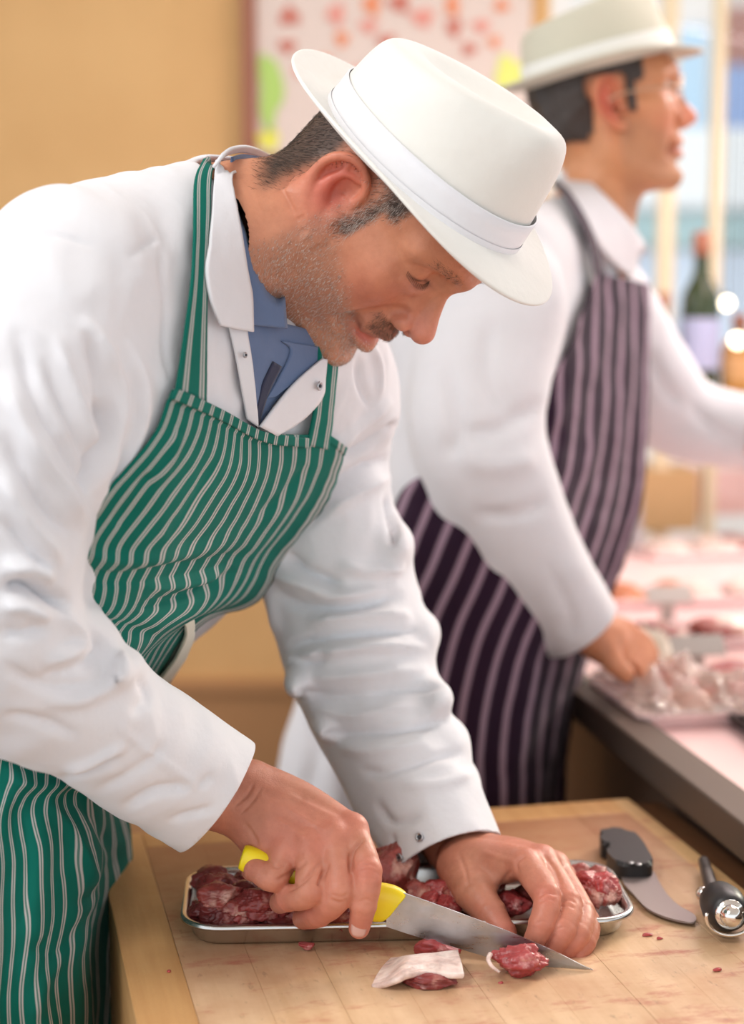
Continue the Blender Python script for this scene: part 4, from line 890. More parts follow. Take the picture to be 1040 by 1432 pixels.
# ------------------------------------------------------------------ hair, beard, brows, lashes
hv = hV; D_down = lambda P: np.tile(np.array([.15, 0, -1.0]), (len(P), 1))
def back_dir(P): d = np.tile(np.array([-.55, 0, -.8]), (len(P), 1)); return d
def add_hair(name, wf, n, L, r, df, mt, seed, lift=.4, jit=.35):
    V, Fq = strands(hV, hF, wf, n, L, r, df, name, mt, man, jit, seed, lift); return mesh_obj(name, to_local(hw(V), man), Fq, mt, man, smooth=False)
add_hair('hair', scalp_w, 17000, .0068, .00012, back_dir, M['hair_dark'], 1, .10, .12)
add_hair('hair', scalp_w, 5000, .0062, .00011, back_dir, M['hair_mid'], 2, .12, .14)
add_hair('sideburn', lambda V: scalp_w(V) * sm(-.005, .01, V[:, 0]) * sm(.06, .03, V[:, 2]), 1500, .0055, .00011, D_down, M['hair_grey'], 3, .14, .25)
add_hair('beard', beard_w, 11000, .0030, .00012, D_down, M['hair_grey'], 5, .35, .22)['label'] = 'short grey stubble beard'
add_hair('beard', beard_w, 3500, .0028, .00011, D_down, M['hair_tache'], 6, .35, .22)['label'] = 'brown hairs in the stubble beard'
add_hair('beard', lambda V: beard_w(V) * sm(.0, .03, V[:, 0]) * sm(-.02, -.05, V[:, 2]), 4500, .0030, .00015, D_down, M['hair_white'], 11, .40, .25)['label'] = 'white hairs on the chin and jaw'
add_hair('moustache', tache_w, 1500, .0042, .00011, lambda P: np.stack([P[:, 0] * 0, P[:, 1] * 12, P[:, 2] * 0 - 1], 1), M['hair_tache'], 7, .35, .35)
def brow_w(V):
    x, y, z = V.T; y = np.abs(y); return np.exp(-((z - (  .0445 - 9 * (y - .034) ** 2)) / .0035) ** 2) * sm(.012, .018, y) * sm(.054, .046, y) * sm(.03, .05, x)
for sd_ in (1, -1): add_hair('eyebrow', lambda V: brow_w(V) * (V[:, 1] * sd_ > 0), 230, .0060, .00010, lambda P: np.stack([-.3 + P[:, 0] * 0, np.sign(P[:, 1]), P[:, 0] * 0 + .25], 1), M['hair_tache'], 8, .25, .25)
for s in (1, -1):
    Q = catmull(np.array([(.0862, s*.0170, .0186), (.0880, s*.027, .0150), (.0842, s*.041, .0160), (.0772, s*.051, .0188)]), 26); parts = []
    for q in Q:
        d = np.array([.75, s * (abs(q[1]) - .03) * 18, -.75]); d /= np.linalg.norm(d); parts.append(tube([q - d * .001, q + d * .003, q + d * .0048 + np.array([.0006, 0, .0006])], [.00022, .00018, .00005], 4))
    V, Fq = join(parts); mesh_obj('eyelash', to_local(hw(V), man), Fq, M['hair_dark'], man)
hat(man, HATO, TB, 1.0, M['felt'], M['ribbon'])
# ------------------------------------------------------------------ things on the block
def plate_obj(name, pts, thick, mt, parent, bev=.0004, org=None):        # flat outline (3-D points) given thickness
    P = np.array(pts); n = np.zeros(3)
    for i in range(len(P)): n += np.cross(P[i] - P[0], P[(i + 1) % len(P)] - P[0])
    n /= np.linalg.norm(n); k = len(P); V = np.vstack([P - n * thick / 2, P + n * thick / 2])
    if parent is not None: V = to_local(V, parent)
    bm = bmesh.new(); vs_ = [bm.verts.new(v) for v in V]; bm.faces.new(vs_[:k][::-1]); bm.faces.new(vs_[k:])
    for i in range(k): bm.faces.new((vs_[i], vs_[(i + 1) % k], vs_[k + (i + 1) % k], vs_[k + i]))
    if bev: bmesh.ops.bevel(bm, geom=bm.edges[:], offset=bev, segments=1, affect='EDGES')
    return bm_obj(name, bm, mt, parent)
# boning knife in the right hand
tip = onz(829, 1356, TZ + .0012); YH = 1.386
def kY(x): return YH + (tip[1] - YH) * (x - 545) / (829 - 545) if x > 545 else YH + (545 - x) * .00002
kn = empty('boning_knife', tuple(at(545, 1268, YH)), label='boning knife with yellow handle held in the right hand, long blade angled down', cat='knife')
sp_ = catmull(np.array([(540, 1240), (600, 1261), (660, 1283), (720, 1306), (775, 1330), (815, 1350), (829, 1356)]), 26); ed = catmull(np.array([(540, 1296), (580, 1309), (630, 1323), (680, 1338), (730, 1351), (780, 1357), (829, 1356)]), 26)
V = []; 
for (a, b), (c, d) in zip(sp_, ed):
    p, q = at(a, b, kY(a)), at(c, d, kY(c)); q[2] = max(q[2], TZ + .0006); m_ = p * .62 + q * .38
    for pt, th in ((p, .0009), (m_, .0008), (q, .00012)): V += [pt + np.array([0, -th, 0]), pt + np.array([0, th, 0])]
V = np.array(V).reshape(26, 6, 3)[:, [0, 2, 4, 5, 3, 1]]; 
Fq = [tuple(q) for q in grid_faces(6, 26, True)] + [tuple(range(6))[::-1], tuple(range(25 * 6, 26 * 6))]
o = mesh_obj('blade', to_local(V.reshape(-1, 3), kn), Fq, M['blade'], kn, smooth=False)
hs = [(337, 1198, .0065, .0060), (340, 1199, .0105, .0092), (360, 1206, .0115, .0100), (420, 1225, .0102, .0098), (470, 1241, .0108, .0100), (505, 1253, .0135, .0100), (526, 1260, .0168, .0100), (538, 1264, .0172, .0098), (550, 1268, .0150, .0090), (551, 1268.5, .0120, .0070)]
Q = catmull(np.array(hs), 46); ax = np.array([190, -60.0]); ax /= np.linalg.norm(ax); V = []
up_ = np.array([.30, 0, .95]); a_ = np.linspace(0, 2 * np.pi, 20, endpoint=False)
for x, y, rh, rd in Q:
    c = at(x, y, kY(x) + .001); sk = 1.0
    for t in a_: V.append(c + up_ * (rh * np.sign(math.sin(t)) * abs(math.sin(t)) ** .8) + np.array([0, rd, 0]) * np.sign(math.cos(t)) * abs(math.cos(t)) ** .8 + np.array([1, 0, -.3]) * (.006 * sm(500, 545, np.array(float(x))) * math.sin(t)))
Fq = [tuple(q) for q in grid_faces(20, 46, True)] + [tuple(range(20))[::-1], tuple(range(45 * 20, 46 * 20))]
mesh_obj('handle', to_local(np.array(V), kn), Fq, M['yellow'], kn)
# steel tray
f1, f2 = onz(288, 1297, .921), onz(842, 1286, .921); b1 = onz(292, 1211, .921)
tx = f2 - f1; tx /= np.linalg.norm(tx); ty = np.array([-tx[1], tx[0], 0]); TD = float((b1 - f1) @ ty)
tl, trr = at(252, 1270, f1[1] + .04), onz(882, 1258, .921); x0 = float((tl - f1) @ tx); x1 = float((trr - f1) @ tx); TC = f1 + tx * (x0 + x1) / 2 + ty * TD / 2; TL = x1 - x0
tray = empty('meat_tray', (TC[0], TC[1], TZ), math.atan2(tx[1], tx[0]), label='shallow stainless steel tray with rounded corners, filled with diced lamb', cat='tray')
def rrect(hx, hy, r, z, n=9):
    P = []
    for cx, cy, a0 in ((hx - r, hy - r, 0), (-hx + r, hy - r, 90), (-hx + r, -hy + r, 180), (hx - r, -hy + r, 270)):
        for k in range(n): a = R(a0 + 90 * k / (n - 1)); P.append((cx + r * math.cos(a), cy + r * math.sin(a), z))
    return P
hx, hy = TL / 2, TD / 2; prof = [(.0, .0185), (.0005, .0205), (.002, .0215), (.0055, .0212), (.0075, .0195), (.0095, .0150), (.0115, .0060), (.0150, .0022), (.0220, .0012)]
pout = [(.0222, .0), (.0145, .0004), (.0105, .0045), (.0080, .0140), (.0060, .0178), (.0030, .0182), (.0, .0172)]
V = []; 
for i, z in prof + pout: V += rrect(hx - i, hy - i, max(.038 - i, .012), z)
ns = 36; L = len(prof) + len(pout); Fq = [tuple(q) for q in grid_faces(ns, len(prof), True)]
Fq += [tuple(range((len(prof) - 1) * ns, len(prof) * ns))]
o_ = len(prof) * ns; Fq += [tuple(int(i) + o_ for i in q) for q in grid_faces(ns, len(pout), True)] + [tuple(range(o_, o_ + ns))[::-1]]
for j in range(ns): Fq.append(((L - 1) * ns + j, (L - 1) * ns + (j + 1) % ns, (j + 1) % ns, j))
t_ = mesh_obj('pan', V, Fq, M['steel'], tray); t_.data.polygons.foreach_set('use_smooth', np.array([len(p.vertices) < 5 for p in t_.data.polygons]))
# meat
def chunk(name, c, size, mt, label, cat, group=None, seed=0, rot=0, sub=4, rough=.22, facet=.25):
    bm = bmesh.new(); bmesh.ops.create_icosphere(bm, subdivisions=sub, radius=1); V = np.array([v.co for v in bm.verts]); r = np.random.default_rng(seed)
    U = V / np.linalg.norm(V, axis=1)[:, None]; rad = np.ones(len(U))
    for k in range(8):                                                   # knife-cut facets
        n = r.normal(size=3); n /= np.linalg.norm(n); d = U @ n; h = r.uniform(.55, .88); rad = np.minimum(rad, np.where(d > .05, h / np.maximum(d, .05), 9))
    rad = rad ** 1.0; rad = 1 + (rad - 1) * (facet * 4 if facet < .25 else 1)
    rad *= 1 + rough * .5 * noise3(U, .5, seed + 1, 2) + rough * .30 * noise3(U, 1.7, seed + 2, 3) + (.05 * noise3(U * np.array([1, 2.2, 1]), 4.5, seed + 3, 3) if sub > 3 else 0)
    S = U * rad[:, None] * np.array(size); a = math.cos(rot), math.sin(rot); S = np.c_[S[:, 0] * a[0] - S[:, 1] * a[1], S[:, 0] * a[1] + S[:, 1] * a[0], S[:, 2]]
    for v, p in zip(bm.verts, S.tolist()): v.co = p
    o = bm_obj(name, bm, mt, None, True); md = o.modifiers.new('v', 'SUBSURF'); md.levels = 0; md.render_levels = 1 if sub < 4 else 0; o.location = tuple(c); return tag(o, label, cat, group)
TM = np.array(Matrix.Rotation(tray.rotation_euler[2], 3, 'Z'))
def tpos(px, py, z, s_=.017):
    q = (onz(px, py, z) - np.array(tray.location)) @ TM; q[0] = np.clip(q[0], -hx + s_ * .9 + .010, hx - s_ * .9 - .010); q[1] = np.clip(q[1], -hy + s_ * .85 + .013, hy - s_ * .8 - .008); return q @ TM.T + np.array(tray.location)
cw_ = ['dull red', 'dark maroon', 'dull red', 'pale marbled', 'dark maroon', 'dull red']
def lab_left(i, x, y): return '%s lamb chunk, %s of the tray heap, %s' % (cw_[i % 6], 'back' if y < 1245 else 'middle' if y < 1271 else 'front row', 'at the left end' if x < 315 else 'left of the knife hand' if x < 375 else 'under the knife hand')
left = [(300, 1232, .934), (306, 1262, .928), (322, 1236, .935), (330, 1272, .928), (352, 1250, .936), (372, 1278, .928), (345, 1228, .930), (312, 1284, .922), (392, 1256, .935), (412, 1280, .928), (440, 1285, .924), (384, 1236, .930), (424, 1262, .930), (456, 1270, .924), (476, 1288, .922), (312, 1246, .940), (290, 1264, .926), (366, 1262, .938), (335, 1286, .922), (398, 1288, .922), (290, 1224, .932)]
mts = [M['meat'], M['meat_dark'], M['meat'], M['meat_fatty'], M['meat_dark'], M['meat']]
for i, (x, y, z) in enumerate(left):
    s_ = rng.uniform(.015, .021); p = tpos(x, y, z, s_); p[2] = max(TZ + .010, z - .004)
    chunk('lamb_chunk', p, (s_ * 1.25, s_, s_ * .72), mts[i % 6], lab_left(i, x, y), 'meat', 'lamb chunks in the left end of the tray', 40 + i, rng.uniform(0, 3), 5)
for i, (x, y, z, s_) in enumerate([(585, 1250, .922, .015), (612, 1244, .924, .017), (636, 1252, .922, .015), (598, 1264, .918, .014), (655, 1262, .918, .014), (625, 1268, .917, .013), (560, 1232, .922, .016), (716, 1262, .920, .015), (742, 1246, .922, .016), (690, 1242, .920, .015)]):
    chunk('lamb_chunk', tpos(x, y, z, s_), (s_ * 1.25, s_, s_ * .8), M['meat_bright'] if i % 2 else M['meat_fatty'], '%s lamb chunk between the hands, %s' % ('bright red' if i % 2 else 'marbled', ['behind the yellow handle', 'below the left cuff', 'beside the left thumb', 'just above the blade', 'against the left thumb', 'at the blade spine', 'under the large dark piece', 'seen between left thumb and forefinger', 'behind the left forefinger', 'behind the left thumb'][i]), 'meat', 'lamb chunks in the middle of the tray', 80 + i, rng.uniform(0, 3), 5)
for i, (x, y, z, s_) in enumerate([(818, 1232, .930, .016), (842, 1240, .928, .017), (858, 1252, .922, .013), (826, 1252, .922, .016), (803, 1250, .922, .016), (808, 1222, .922, .013), (848, 1226, .920, .013)]):
    chunk('lamb_chunk', tpos(x, y, z, s_), (s_ * 1.2, s_, s_ * .85), M['meat_bright'] if i in (0, 1, 4) else M['meat_fatty'], '%s lamb chunk, tray right end, %s' % ('bright red' if i in (0, 1, 4) else 'pink and white', ['in the middle of the pile', 'on top of the pile', 'at the rounded tray corner', 'in the front of the pile', 'touching the left hand', 'at the back rim', 'at the back nearest the broad knife'][i]), 'meat', 'lamb chunks in the right end of the tray', 100 + i, rng.uniform(0, 3), 5)
chunk('lamb_joint', tpos(548, 1214, .935), (.030, .022, .030), M['meat_fatty'], 'large dark marbled lamb piece standing behind the right hand in the tray', 'meat', None, 131, .4, 5)
chunk('meat_scrap', onz(430, 1322, TZ + .004), (.009, .006, .0038), M['meat_bright'], 'small red meat scrap on the board against the tray front', 'meat', None, 140, .1, 3)
chunk('lamb_chunk', onz(612, 1325, TZ + .009), (.020, .012, .0095), M['meat_bright'], 'half hidden red lamb chunk behind the fat covered piece, under the blade', 'meat', None, 144, .1, 4)
chunk('meat_scrap', onz(768, 1332, TZ + .005), (.010, .006, .005), M['meat_fatty'], 'small pink meat scrap pinched under the left fingertips', 'meat', None, 147, .1, 3)
# the piece being cut: lumpy red block with a pale rim of fat
mc_ = empty('cut_lamb_chunk', tuple(onz(720, 1366, TZ)), .05, label='small bright red lamb chunk in front of the knife blade', cat='meat')
def local_lump(name, parent, loc, size, mt, seed, rot=0, sub=5, rough=.22):
    o = chunk(name, (0, 0, 0), size, mt, None, None, None, seed, rot, sub, rough); o.parent = parent; o.location = loc; return o
local_lump('flesh', mc_, (.001, .004, .0125), (.0240, .0135, .0130), M['meat_bright'], 203, 0, 5, .34)
V, Fq = tube(catmull(np.array([(-.0200, .003, .0185), (-.0225, -.003, .0165), (-.0200, -.008, .0125), (-.0140, -.0105, .0085)]), 16), np.linspace(.0022, .0012, 16), 8); mesh_obj('fat_rim', V, Fq, M['fat'], mc_)
# fat-covered slice: quilted slab of fat over dark flesh
fp = empty('fat_covered_lamb', tuple(onz(583, 1376, TZ)), 0, label='lamb piece topped by a broad white slab of fat, nearest on the board', cat='meat')
nu, nv = 44, 20; uu, vv = np.meshgrid(np.linspace(0, 1, nu), np.linspace(0, 1, nv))
left_ = catmull(np.array([(518, 1377), (530, 1356), (546, 1338)]), nv); right_ = catmull(np.array([(650, 1361), (646, 1346), (641, 1327)]), nv)
px_ = left_[:, :1] * (1 - uu) + right_[:, :1] * uu; py_ = left_[:, 1:] * (1 - uu) + right_[:, 1:] * uu - 9 * np.sin(np.pi * uu) ** 1.2 * (1 - vv) * .9 + 2 * np.sin(uu * 9) * (1 - vv)
z_ = TZ + .002 + .0155 * sm(0, .35, uu) * (1 - .20 * uu) * (.80 + .20 * sm(0, .5, vv)) + .0006 * np.sin(uu * 17 + vv * 5)
P = onz(px_.ravel(), py_.ravel(), z_.ravel()) + .0006 * noise3(np.c_[uu.ravel(), vv.ravel(), 0 * uu.ravel()], 2.2, 5)[:, None] * np.array([0, 0, 1.0])
o = mesh_obj('fat_slab', to_local(P, fp), grid_faces(nu, nv), M['fat'], fp); md = o.modifiers.new('s', 'SOLIDIFY'); md.thickness = .0048; md.offset = -1; md = o.modifiers.new('b', 'SUBSURF'); md.levels = md.render_levels = 1
local_lump('flesh', fp, tuple(onz(600, 1372, TZ + .0075) - np.array(fp.location) + np.array([.002, .010, -.002])), (.0270, .0140, .0062), M['meat'], 221, .05, 5, .20)
# second knife lying at the back
kn2 = empty('broad_knife', tuple(onz(905, 1230, TZ)), 0, label='broad old knife with black handle lying on the block right of the tray', cat='knife')
def curve_onz(pts, z, n): Q = catmull(np.array(pts + [pts[0]], float), n)[:-1]; return onz(Q[:, 0], Q[:, 1], z)
plate_obj('blade', curve_onz([(866, 1219), (890, 1218), (912, 1218), (920, 1232), (933, 1252), (950, 1268), (970, 1279), (973, 1287), (968, 1291), (948, 1288), (924, 1281), (903, 1270), (886, 1252), (872, 1236)], TZ + .0042, 60), .0018, M['old_blade'], kn2, .0005)
hb = [(838, 1177), (843, 1170), (860, 1169), (882, 1173), (895, 1184), (905, 1200), (912, 1218), (890, 1221), (866, 1219), (852, 1208), (848, 1198), (856, 1190), (842, 1190)]
o = plate_obj('handle', curve_onz(hb, TZ + .0095, 60), .0185, M['black'], kn2, .0035)
for x_, y_ in ((882, 1207), (893, 1209)):
    V, Fq = lathe([(.0028, 0), (.0026, .0008), (.0002, .0010)], 14); p = onz(x_, y_, TZ + .0188); mesh_obj('rivet', to_local(V + p, kn2), Fq, M['snap'], kn2)
# sharpening steel, seen handle-end on
ra, rb2 = onz(984, 1206, TZ + .012), onz(996, 1246, TZ + .020); ha, hb2 = onz(1001, 1254, TZ + .020), onz(1024, 1283, TZ + .026)
st = empty('sharpening_steel', (float(ha[0]), float(ha[1]), TZ), 0, label='sharpening steel with black handle and chrome hanging ring at the right edge', cat='tool')
far_ = ra + (ra - rb2) * .05; V, Fq = tube(np.array([far_, (far_ + rb2) / 2, rb2, rb2 + (ha - rb2) * .8]), [.0052, .0062, .0066, .0066], 16); mesh_obj('rod', to_local(V, st), Fq, M['rod'], st)
d_ = hb2 - ha; d_ /= np.linalg.norm(d_); Qh = [ha + d_ * s_ for s_ in (0, .002, .012, .030, .046, .054, .058)]
V, Fq = tube(np.array(Qh), [.010, .0135, .0175, .0195, .0185, .0160, .0120], 28); mesh_obj('handle', to_local(V, st), Fq, M['black'], st)
sd = np.cross(d_, [0, 0, 1]); sd /= np.linalg.norm(sd)
V, Fq = tube(np.array([rb2 + sd * .016, rb2 + sd * .003, rb2 - sd * .010]), [.0022, .0022, .0022], 10); 
def ball(c, r): V, Fq = lathe([(.0002, -r)] + [(r * math.sin(t), -r * math.cos(t)) for t in np.linspace(.3, 2.84, 9)] + [(.0002, r)], 20); return V + c, Fq
kp = onz(983, 1250, TZ + .016); V, Fq = join([tube(np.array([kp, (kp + rb2) / 2, rb2 + (ha - rb2) * .3]), [.0022, .0020, .0024], 10), ball(kp, .0068)]); mesh_obj('guard_knob', to_local(V, st), Fq, M['chrome'], st)
ec = Qh[-1] + d_ * .004; mesh_obj('end_ball', to_local(ball(ec, .0098)[0], st), ball(ec, .0098)[1], M['chrome'], st)
V, Fq = tube(np.array([Qh[-1] - d_ * .004, Qh[-1] + d_ * .001]), [.0135, .0125], 24); mesh_obj('end_cap', to_local(V, st), Fq, M['chrome'], st)
an = np.linspace(R(-10), R(190), 22); rc_ = ec - np.array([0, 0, .001]); ring_ = [rc_ + sd * math.cos(t) * .021 + np.array([0, 0, -1]) * math.sin(t) * .017 + d_ * -.002 for t in an]
V, Fq = tube(np.array(ring_), .0016, 10); mesh_obj('hanging_ring', to_local(V, st), Fq, M['chrome'], st)
V, Fq = tube(np.array([ha + d_ * .001, ha + d_ * .004]) , [.0128, .0142], 28); mesh_obj('colour_band', to_local(V, st), Fq, M['yellow_ring'], st)
# blood smears and crumbs of meat on the wood
for i, (x, y, a, b) in enumerate([(905, 1307, .006, .0018), (922, 1312, .004, .0015), (1002, 1356, .005, .002), (236, 1358, .003, .0015), (700, 1374, .003, .0012)]):
    chunk('meat_crumb', onz(x, y, TZ + b * .6), (a, b * 1.6, b), M['meat_bright'], ['thin red meat shred on the board in front of the broad knife', 'tiny red crumb beside the thin shred near the broad knife', 'small red meat crumb on the board near the right edge', 'tiny dark red crumb on the board left of the fat covered lamb', 'tiny crumb just in front of the small cut lamb chunk'][i], 'meat', None, 300 + i, .3, 2)
# ------------------------------------------------------------------ the second butcher at the counter
man2 = empty('person', (.10, 2.30, 0), label='man in pale hat and dark purple striped apron, standing behind reaching over the counter', cat='person')
def l2(V): return to_local(V, man2)
B2 = frame(-2, -6, 0); EAR2 = at(854, 140, 2.27); HS2 = .95; H2O = EAR2 - (np.array([-.008, -.086, .010]) * HS2) @ B2
def h2l(P): return ((np.asarray(P) - H2O) @ B2.T) / HS2
nk2 = [list(h2l(at(862, 150, 2.36))) + [.050], list(h2l(at(852, 215, 2.36))) + [.054], list(h2l(at(832, 290, 2.35))) + [.060], list(h2l(at(815, 360, 2.34))) + [.070]]
H2 = head_field(.0026, nk2, jaw=.003, smile=.010); h2V, h2F = H2.mesh(); h2V = smooth_mesh(h2V, h2F, 1, .5)
h2C = head_colors(h2V, base=(.62, .30, .16), red=(.62, .22, .14), beard=(.40, (.36, .20, .12), 1.0, (.030, .018, .014)))
W2 = H2O + (h2V * HS2) @ B2
C2 = Field((-.20, 1.76, .55), (.78, 2.62, 1.70), .0072)
n2 = pts4([(705, 372, 2.10, .074), (662, 430, 2.08, .100), (665, 560, 2.08, .112), (655, 740, 2.06, .112), (640, 900, 2.04, .102), (625, 1100, 2.02, .100), (625, 1500, 2.02, .098)])
f2_ = pts4([(800, 360, 2.40, .070), (815, 430, 2.40, .080), (785, 560, 2.34, .106), (760, 740, 2.26, .102), (708, 900, 2.18, .092), (676, 1100, 2.15, .090), (674, 1500, 2.15, .088)])
C2.add(web(n2, f2_, 30)); C2.add(chain(pts4([(735, 370, 2.2, .06), (815, 330, 2.34, .062)]), 8), .03); T2 = copy.copy(C2); T2.D = C2.D.copy()
C2.add(chain(pts4([(600, 820, 2.28, .09), (500, 1000, 2.30, .085), (455, 1120, 2.30, .072), (440, 1350, 2.30, .075)]), 20), .03)
A2 = pts4([(700, 425, 2.03, .080), (672, 530, 1.99, .080), (672, 625, 1.97, .076), (716, 728, 1.98, .066), (768, 812, 2.00, .056), (812, 876, 2.03, .0505), (838, 912, 2.05, .050)])
C2.add(chain(A2, 40), .02)
L2_ = pts4([(845, 430, 2.42, .070), (895, 520, 2.46, .074), (955, 582, 2.48, .062), (1050, 604, 2.46, .054), (1140, 615, 2.42, .048)])
C2.add(chain(L2_, 30), .02)
for x, y, r in ((735, 690, .02), (690, 600, .018), (790, 795, .014)): C2.add(ell(at(x, y, 1.98), (r, .03, r)), .02)
C2.sub(chain(pts4([(830, 292, 2.35, .058), (856, 215, 2.36, .066)]), 8), .01)
c2V, c2Q = C2.mesh(); c2V = smooth_mesh(c2V, c2Q, 3, .5); c2N = normals(c2V, c2Q)
s2 = [([(760, 560), (700, 600), (640, 610)], -.008, 12), ([(770, 700), (720, 720), (660, 720)], -.007, 10), ([(690, 440), (680, 520), (720, 590)], -.007, 12), ([(640, 640), (700, 650), (750, 640)], .007, 14), ([(760, 780), (800, 860), (790, 890)], -.004, 8),
      ([(620, 500), (640, 600), (620, 640)], -.008, 12), ([(900, 480), (930, 540), (960, 570)], -.006, 10), ([(960, 560), (1000, 600), (1040, 620)], -.006, 10), ([(430, 1000), (440, 1060), (420, 1130)], -.008, 12), ([(480, 1000), (470, 1080), (470, 1140)], .008, 14)]
c2V = strokes(c2V, c2N, [(a, b, c, 9) for a, b, c in s2]) + c2N * (.0022 * noise3(c2V, 5, 9))[:, None]
coat2 = mesh_obj('coat', l2(c2V), c2Q, M['coat_dimmed'], man2)
bm = bmesh.new(); bm.from_mesh(coat2.data)
c_ = Vector(at(814, 879, 2.03)) - man2.location; n_2 = Vector((.62, .15, -.78)).normalized(); bm.faces.ensure_lookup_table()
fs = [f for f in bm.faces if (f.calc_center_median() - c_).length < .105]; geom = list({v for f in fs for v in f.verts}) + list({e for f in fs for e in f.edges}) + fs
bmesh.ops.bisect_plane(bm, geom=geom, plane_co=c_, plane_no=n_2, clear_outer=True); bm.to_mesh(coat2.data); bm.free()
md = coat2.modifiers.new('s', 'SOLIDIFY'); md.thickness = .004; md.offset = -1
# hand on the wrapped meat, other hand out of frame, trunk and legs
G2 = HandField((.18, 1.92, .82), (.50, 2.30, 1.08), .0024)
G2.add(chain(pts4([(790, 850, 2.02, .028), (826, 884, 2.04, .027), (848, 892, 2.05, .026)]), 10))
G2.add(web(pts4([(842, 880, 2.06, .020), (868, 884, 2.08, .018), (888, 892, 2.09, .014)]), pts4([(838, 902, 2.04, .020), (856, 916, 2.05, .018), (872, 924, 2.06, .013)]), 12), .012)
for i, t in enumerate(np.linspace(0, 1, 4)):
    x, y, Y = 886 - 14 * t, 892 + 32 * t, 2.09 - .03 * t
    G2.finger([(x, y, Y, .0115), (x + 16, y + 8, Y - .004, .0105), (x + 24, y + 22, Y - .008, .0095), (x + 22, y + 33, Y - .008, .0085)], .006)
G2.finger([(845, 905, 2.03, .016), (858, 928, 2.02, .013), (874, 942, 2.02, .011)], .008)
g2V, g2Q = G2.mesh()
q_ = np.array(L2_[-1][:3]); G3_ = HandField(q_ - [.10, .10, .10], q_ + [.24, .10, .10], .0026)     # far hand, reaching out of the frame
def qa(x, y, z): return q_ + np.array([x, y, z])
G3_.add(seg(qa(-.08, .005, .003), qa(.03, 0, 0), .030, .026)); G3_.add(web([(*qa(.03, -.015, 0), .022), (*qa(.085, -.034, -.004), .0135)], [(*qa(.03, .015, 0), .022), (*qa(.080, .034, -.004), .0125)], 12), .012)
for i in range(4):
    y = -.034 + .0225 * i; L_ = (.068, .074, .070, .056)[i]; G3_.add([seg(qa(.085, y, -.004), qa(.085 + L_ * .5, y * 1.1, -.006), .0105, .0098), seg(qa(.085 + L_ * .5, y * 1.1, -.006), qa(.085 + L_ * .9, y * 1.15, -.026), .0098, .0080)], .003)
G3_.add([seg(qa(.035, -.025, -.005), qa(.075, -.055, -.018), .014, .0115), seg(qa(.075, -.055, -.018), qa(.105, -.062, -.028), .0115, .0090)], .006)
g3V, g3Q = G3_.mesh(); g2Q = np.vstack([g2Q, g3Q + len(g2V)]); g2V = np.vstack([g2V, g3V])
K2 = Field((-.20, 1.80, -.02), (.80, 2.62, 1.62), .014)
K2.add(web(shrink(n2[:6], .035), shrink(f2_[:6], .035), 18)); K2.add(chain(shrink(A2[:5], .030), 20), .02); K2.add(chain(shrink(L2_, .026), 20), .02); K2.D = K2.D
for x, Y in ((630, 2.04), (665, 2.15)):
    q = P4(x, 1120, Y, .08); K2.add(chain([q, (q[0], q[1], .48, .060), (q[0] - .01, q[1], .10, .045)], 16), .03); K2.add(seg((q[0], q[1], .06), (q[0] + .16, q[1] - .02, .035), .045, .035), .02)
k2V, k2Q = K2.mesh()
Vb = np.vstack([W2, g2V, k2V]); Qb = np.vstack([h2F, g2Q + len(W2), k2Q + len(W2) + len(g2V)]); Cb = np.vstack([h2C, np.tile((.66, .30, .18), (len(g2V), 1)), np.tile((.62, .32, .20), (len(k2V), 1))])
mesh_obj('body', l2(Vb), Qb, M['skin2'], man2, col=Cb)
for s in (1, -1):
    V, Fq = lathe([(.0001, -.0135)] + [(.0135 * math.sin(t), -.0135 * math.cos(t)) for t in np.linspace(.2, 2.94, 10)] + [(.0001, .0135)], 16)
    mesh_obj('eye', l2(H2O + (V + np.array([.0680, s * .032, .0240])) @ B2), Fq, M['eye'], man2)
# short dark hair: a thick cap over the scalp
w_ = scalp_w(h2V)[h2F].min(1) > .35; fq = h2F[w_]; use = np.unique(fq); mp = -np.ones(len(h2V), int); mp[use] = np.arange(len(use)); hN2 = normals(h2V, h2F)
hv2 = h2V[use] + hN2[use] * (.004 + .003 * noise3(h2V[use], 30, 3))[:, None]
o = mesh_obj('hair', l2(H2O + (hv2 * HS2) @ B2), mp[fq], M['hair_dark'], man2); md = o.modifiers.new('s', 'SOLIDIFY'); md.thickness = .006; md.offset = -1
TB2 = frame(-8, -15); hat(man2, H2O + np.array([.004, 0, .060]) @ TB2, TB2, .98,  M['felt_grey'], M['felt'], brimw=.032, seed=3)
# glasses
gl_ = mat('thin_metal_frame', (.55, .42, .30), .25, 1.0); P_ = []
for s in (1, -1):
    a = np.linspace(0, 2 * np.pi, 25); P_.append(tube([np.array([.1000 - .004 * math.cos(t) * 0 - .010 * max(0, math.cos(t)), s * (.034 + .022 * math.cos(t)), .018 + .017 * math.sin(t)]) for t in a], .0014, 8, False))
    P_.append(tube(catmull([(.091, s * .056, .022), (.050, s * .073, .020), (.004, s * .081, .016), (-.018, s * .080, .004)], 14), .0015, 8))
P_.append(tube(catmull([(.100, -.012, .022), (.105, 0, .025), (.100, .012, .022)], 8), .0013, 8)); V, Fq = join(P_); gls = mesh_obj('glasses', l2(H2O + V @ B2), Fq, gl_, man2)
ln = []
for s in (1, -1):
    a = np.linspace(0, 2 * np.pi, 24, endpoint=False); V = np.array([[.1000 - .010 * max(0, math.cos(t)), s * (.034 + .021 * math.cos(t)), .018 + .016 * math.sin(t)] for t in a]); ln.append((V, [tuple(range(24))]))
V, Fq = join(ln); mesh_obj('lens', l2(H2O + V @ B2), Fq, M['glass'], man2)
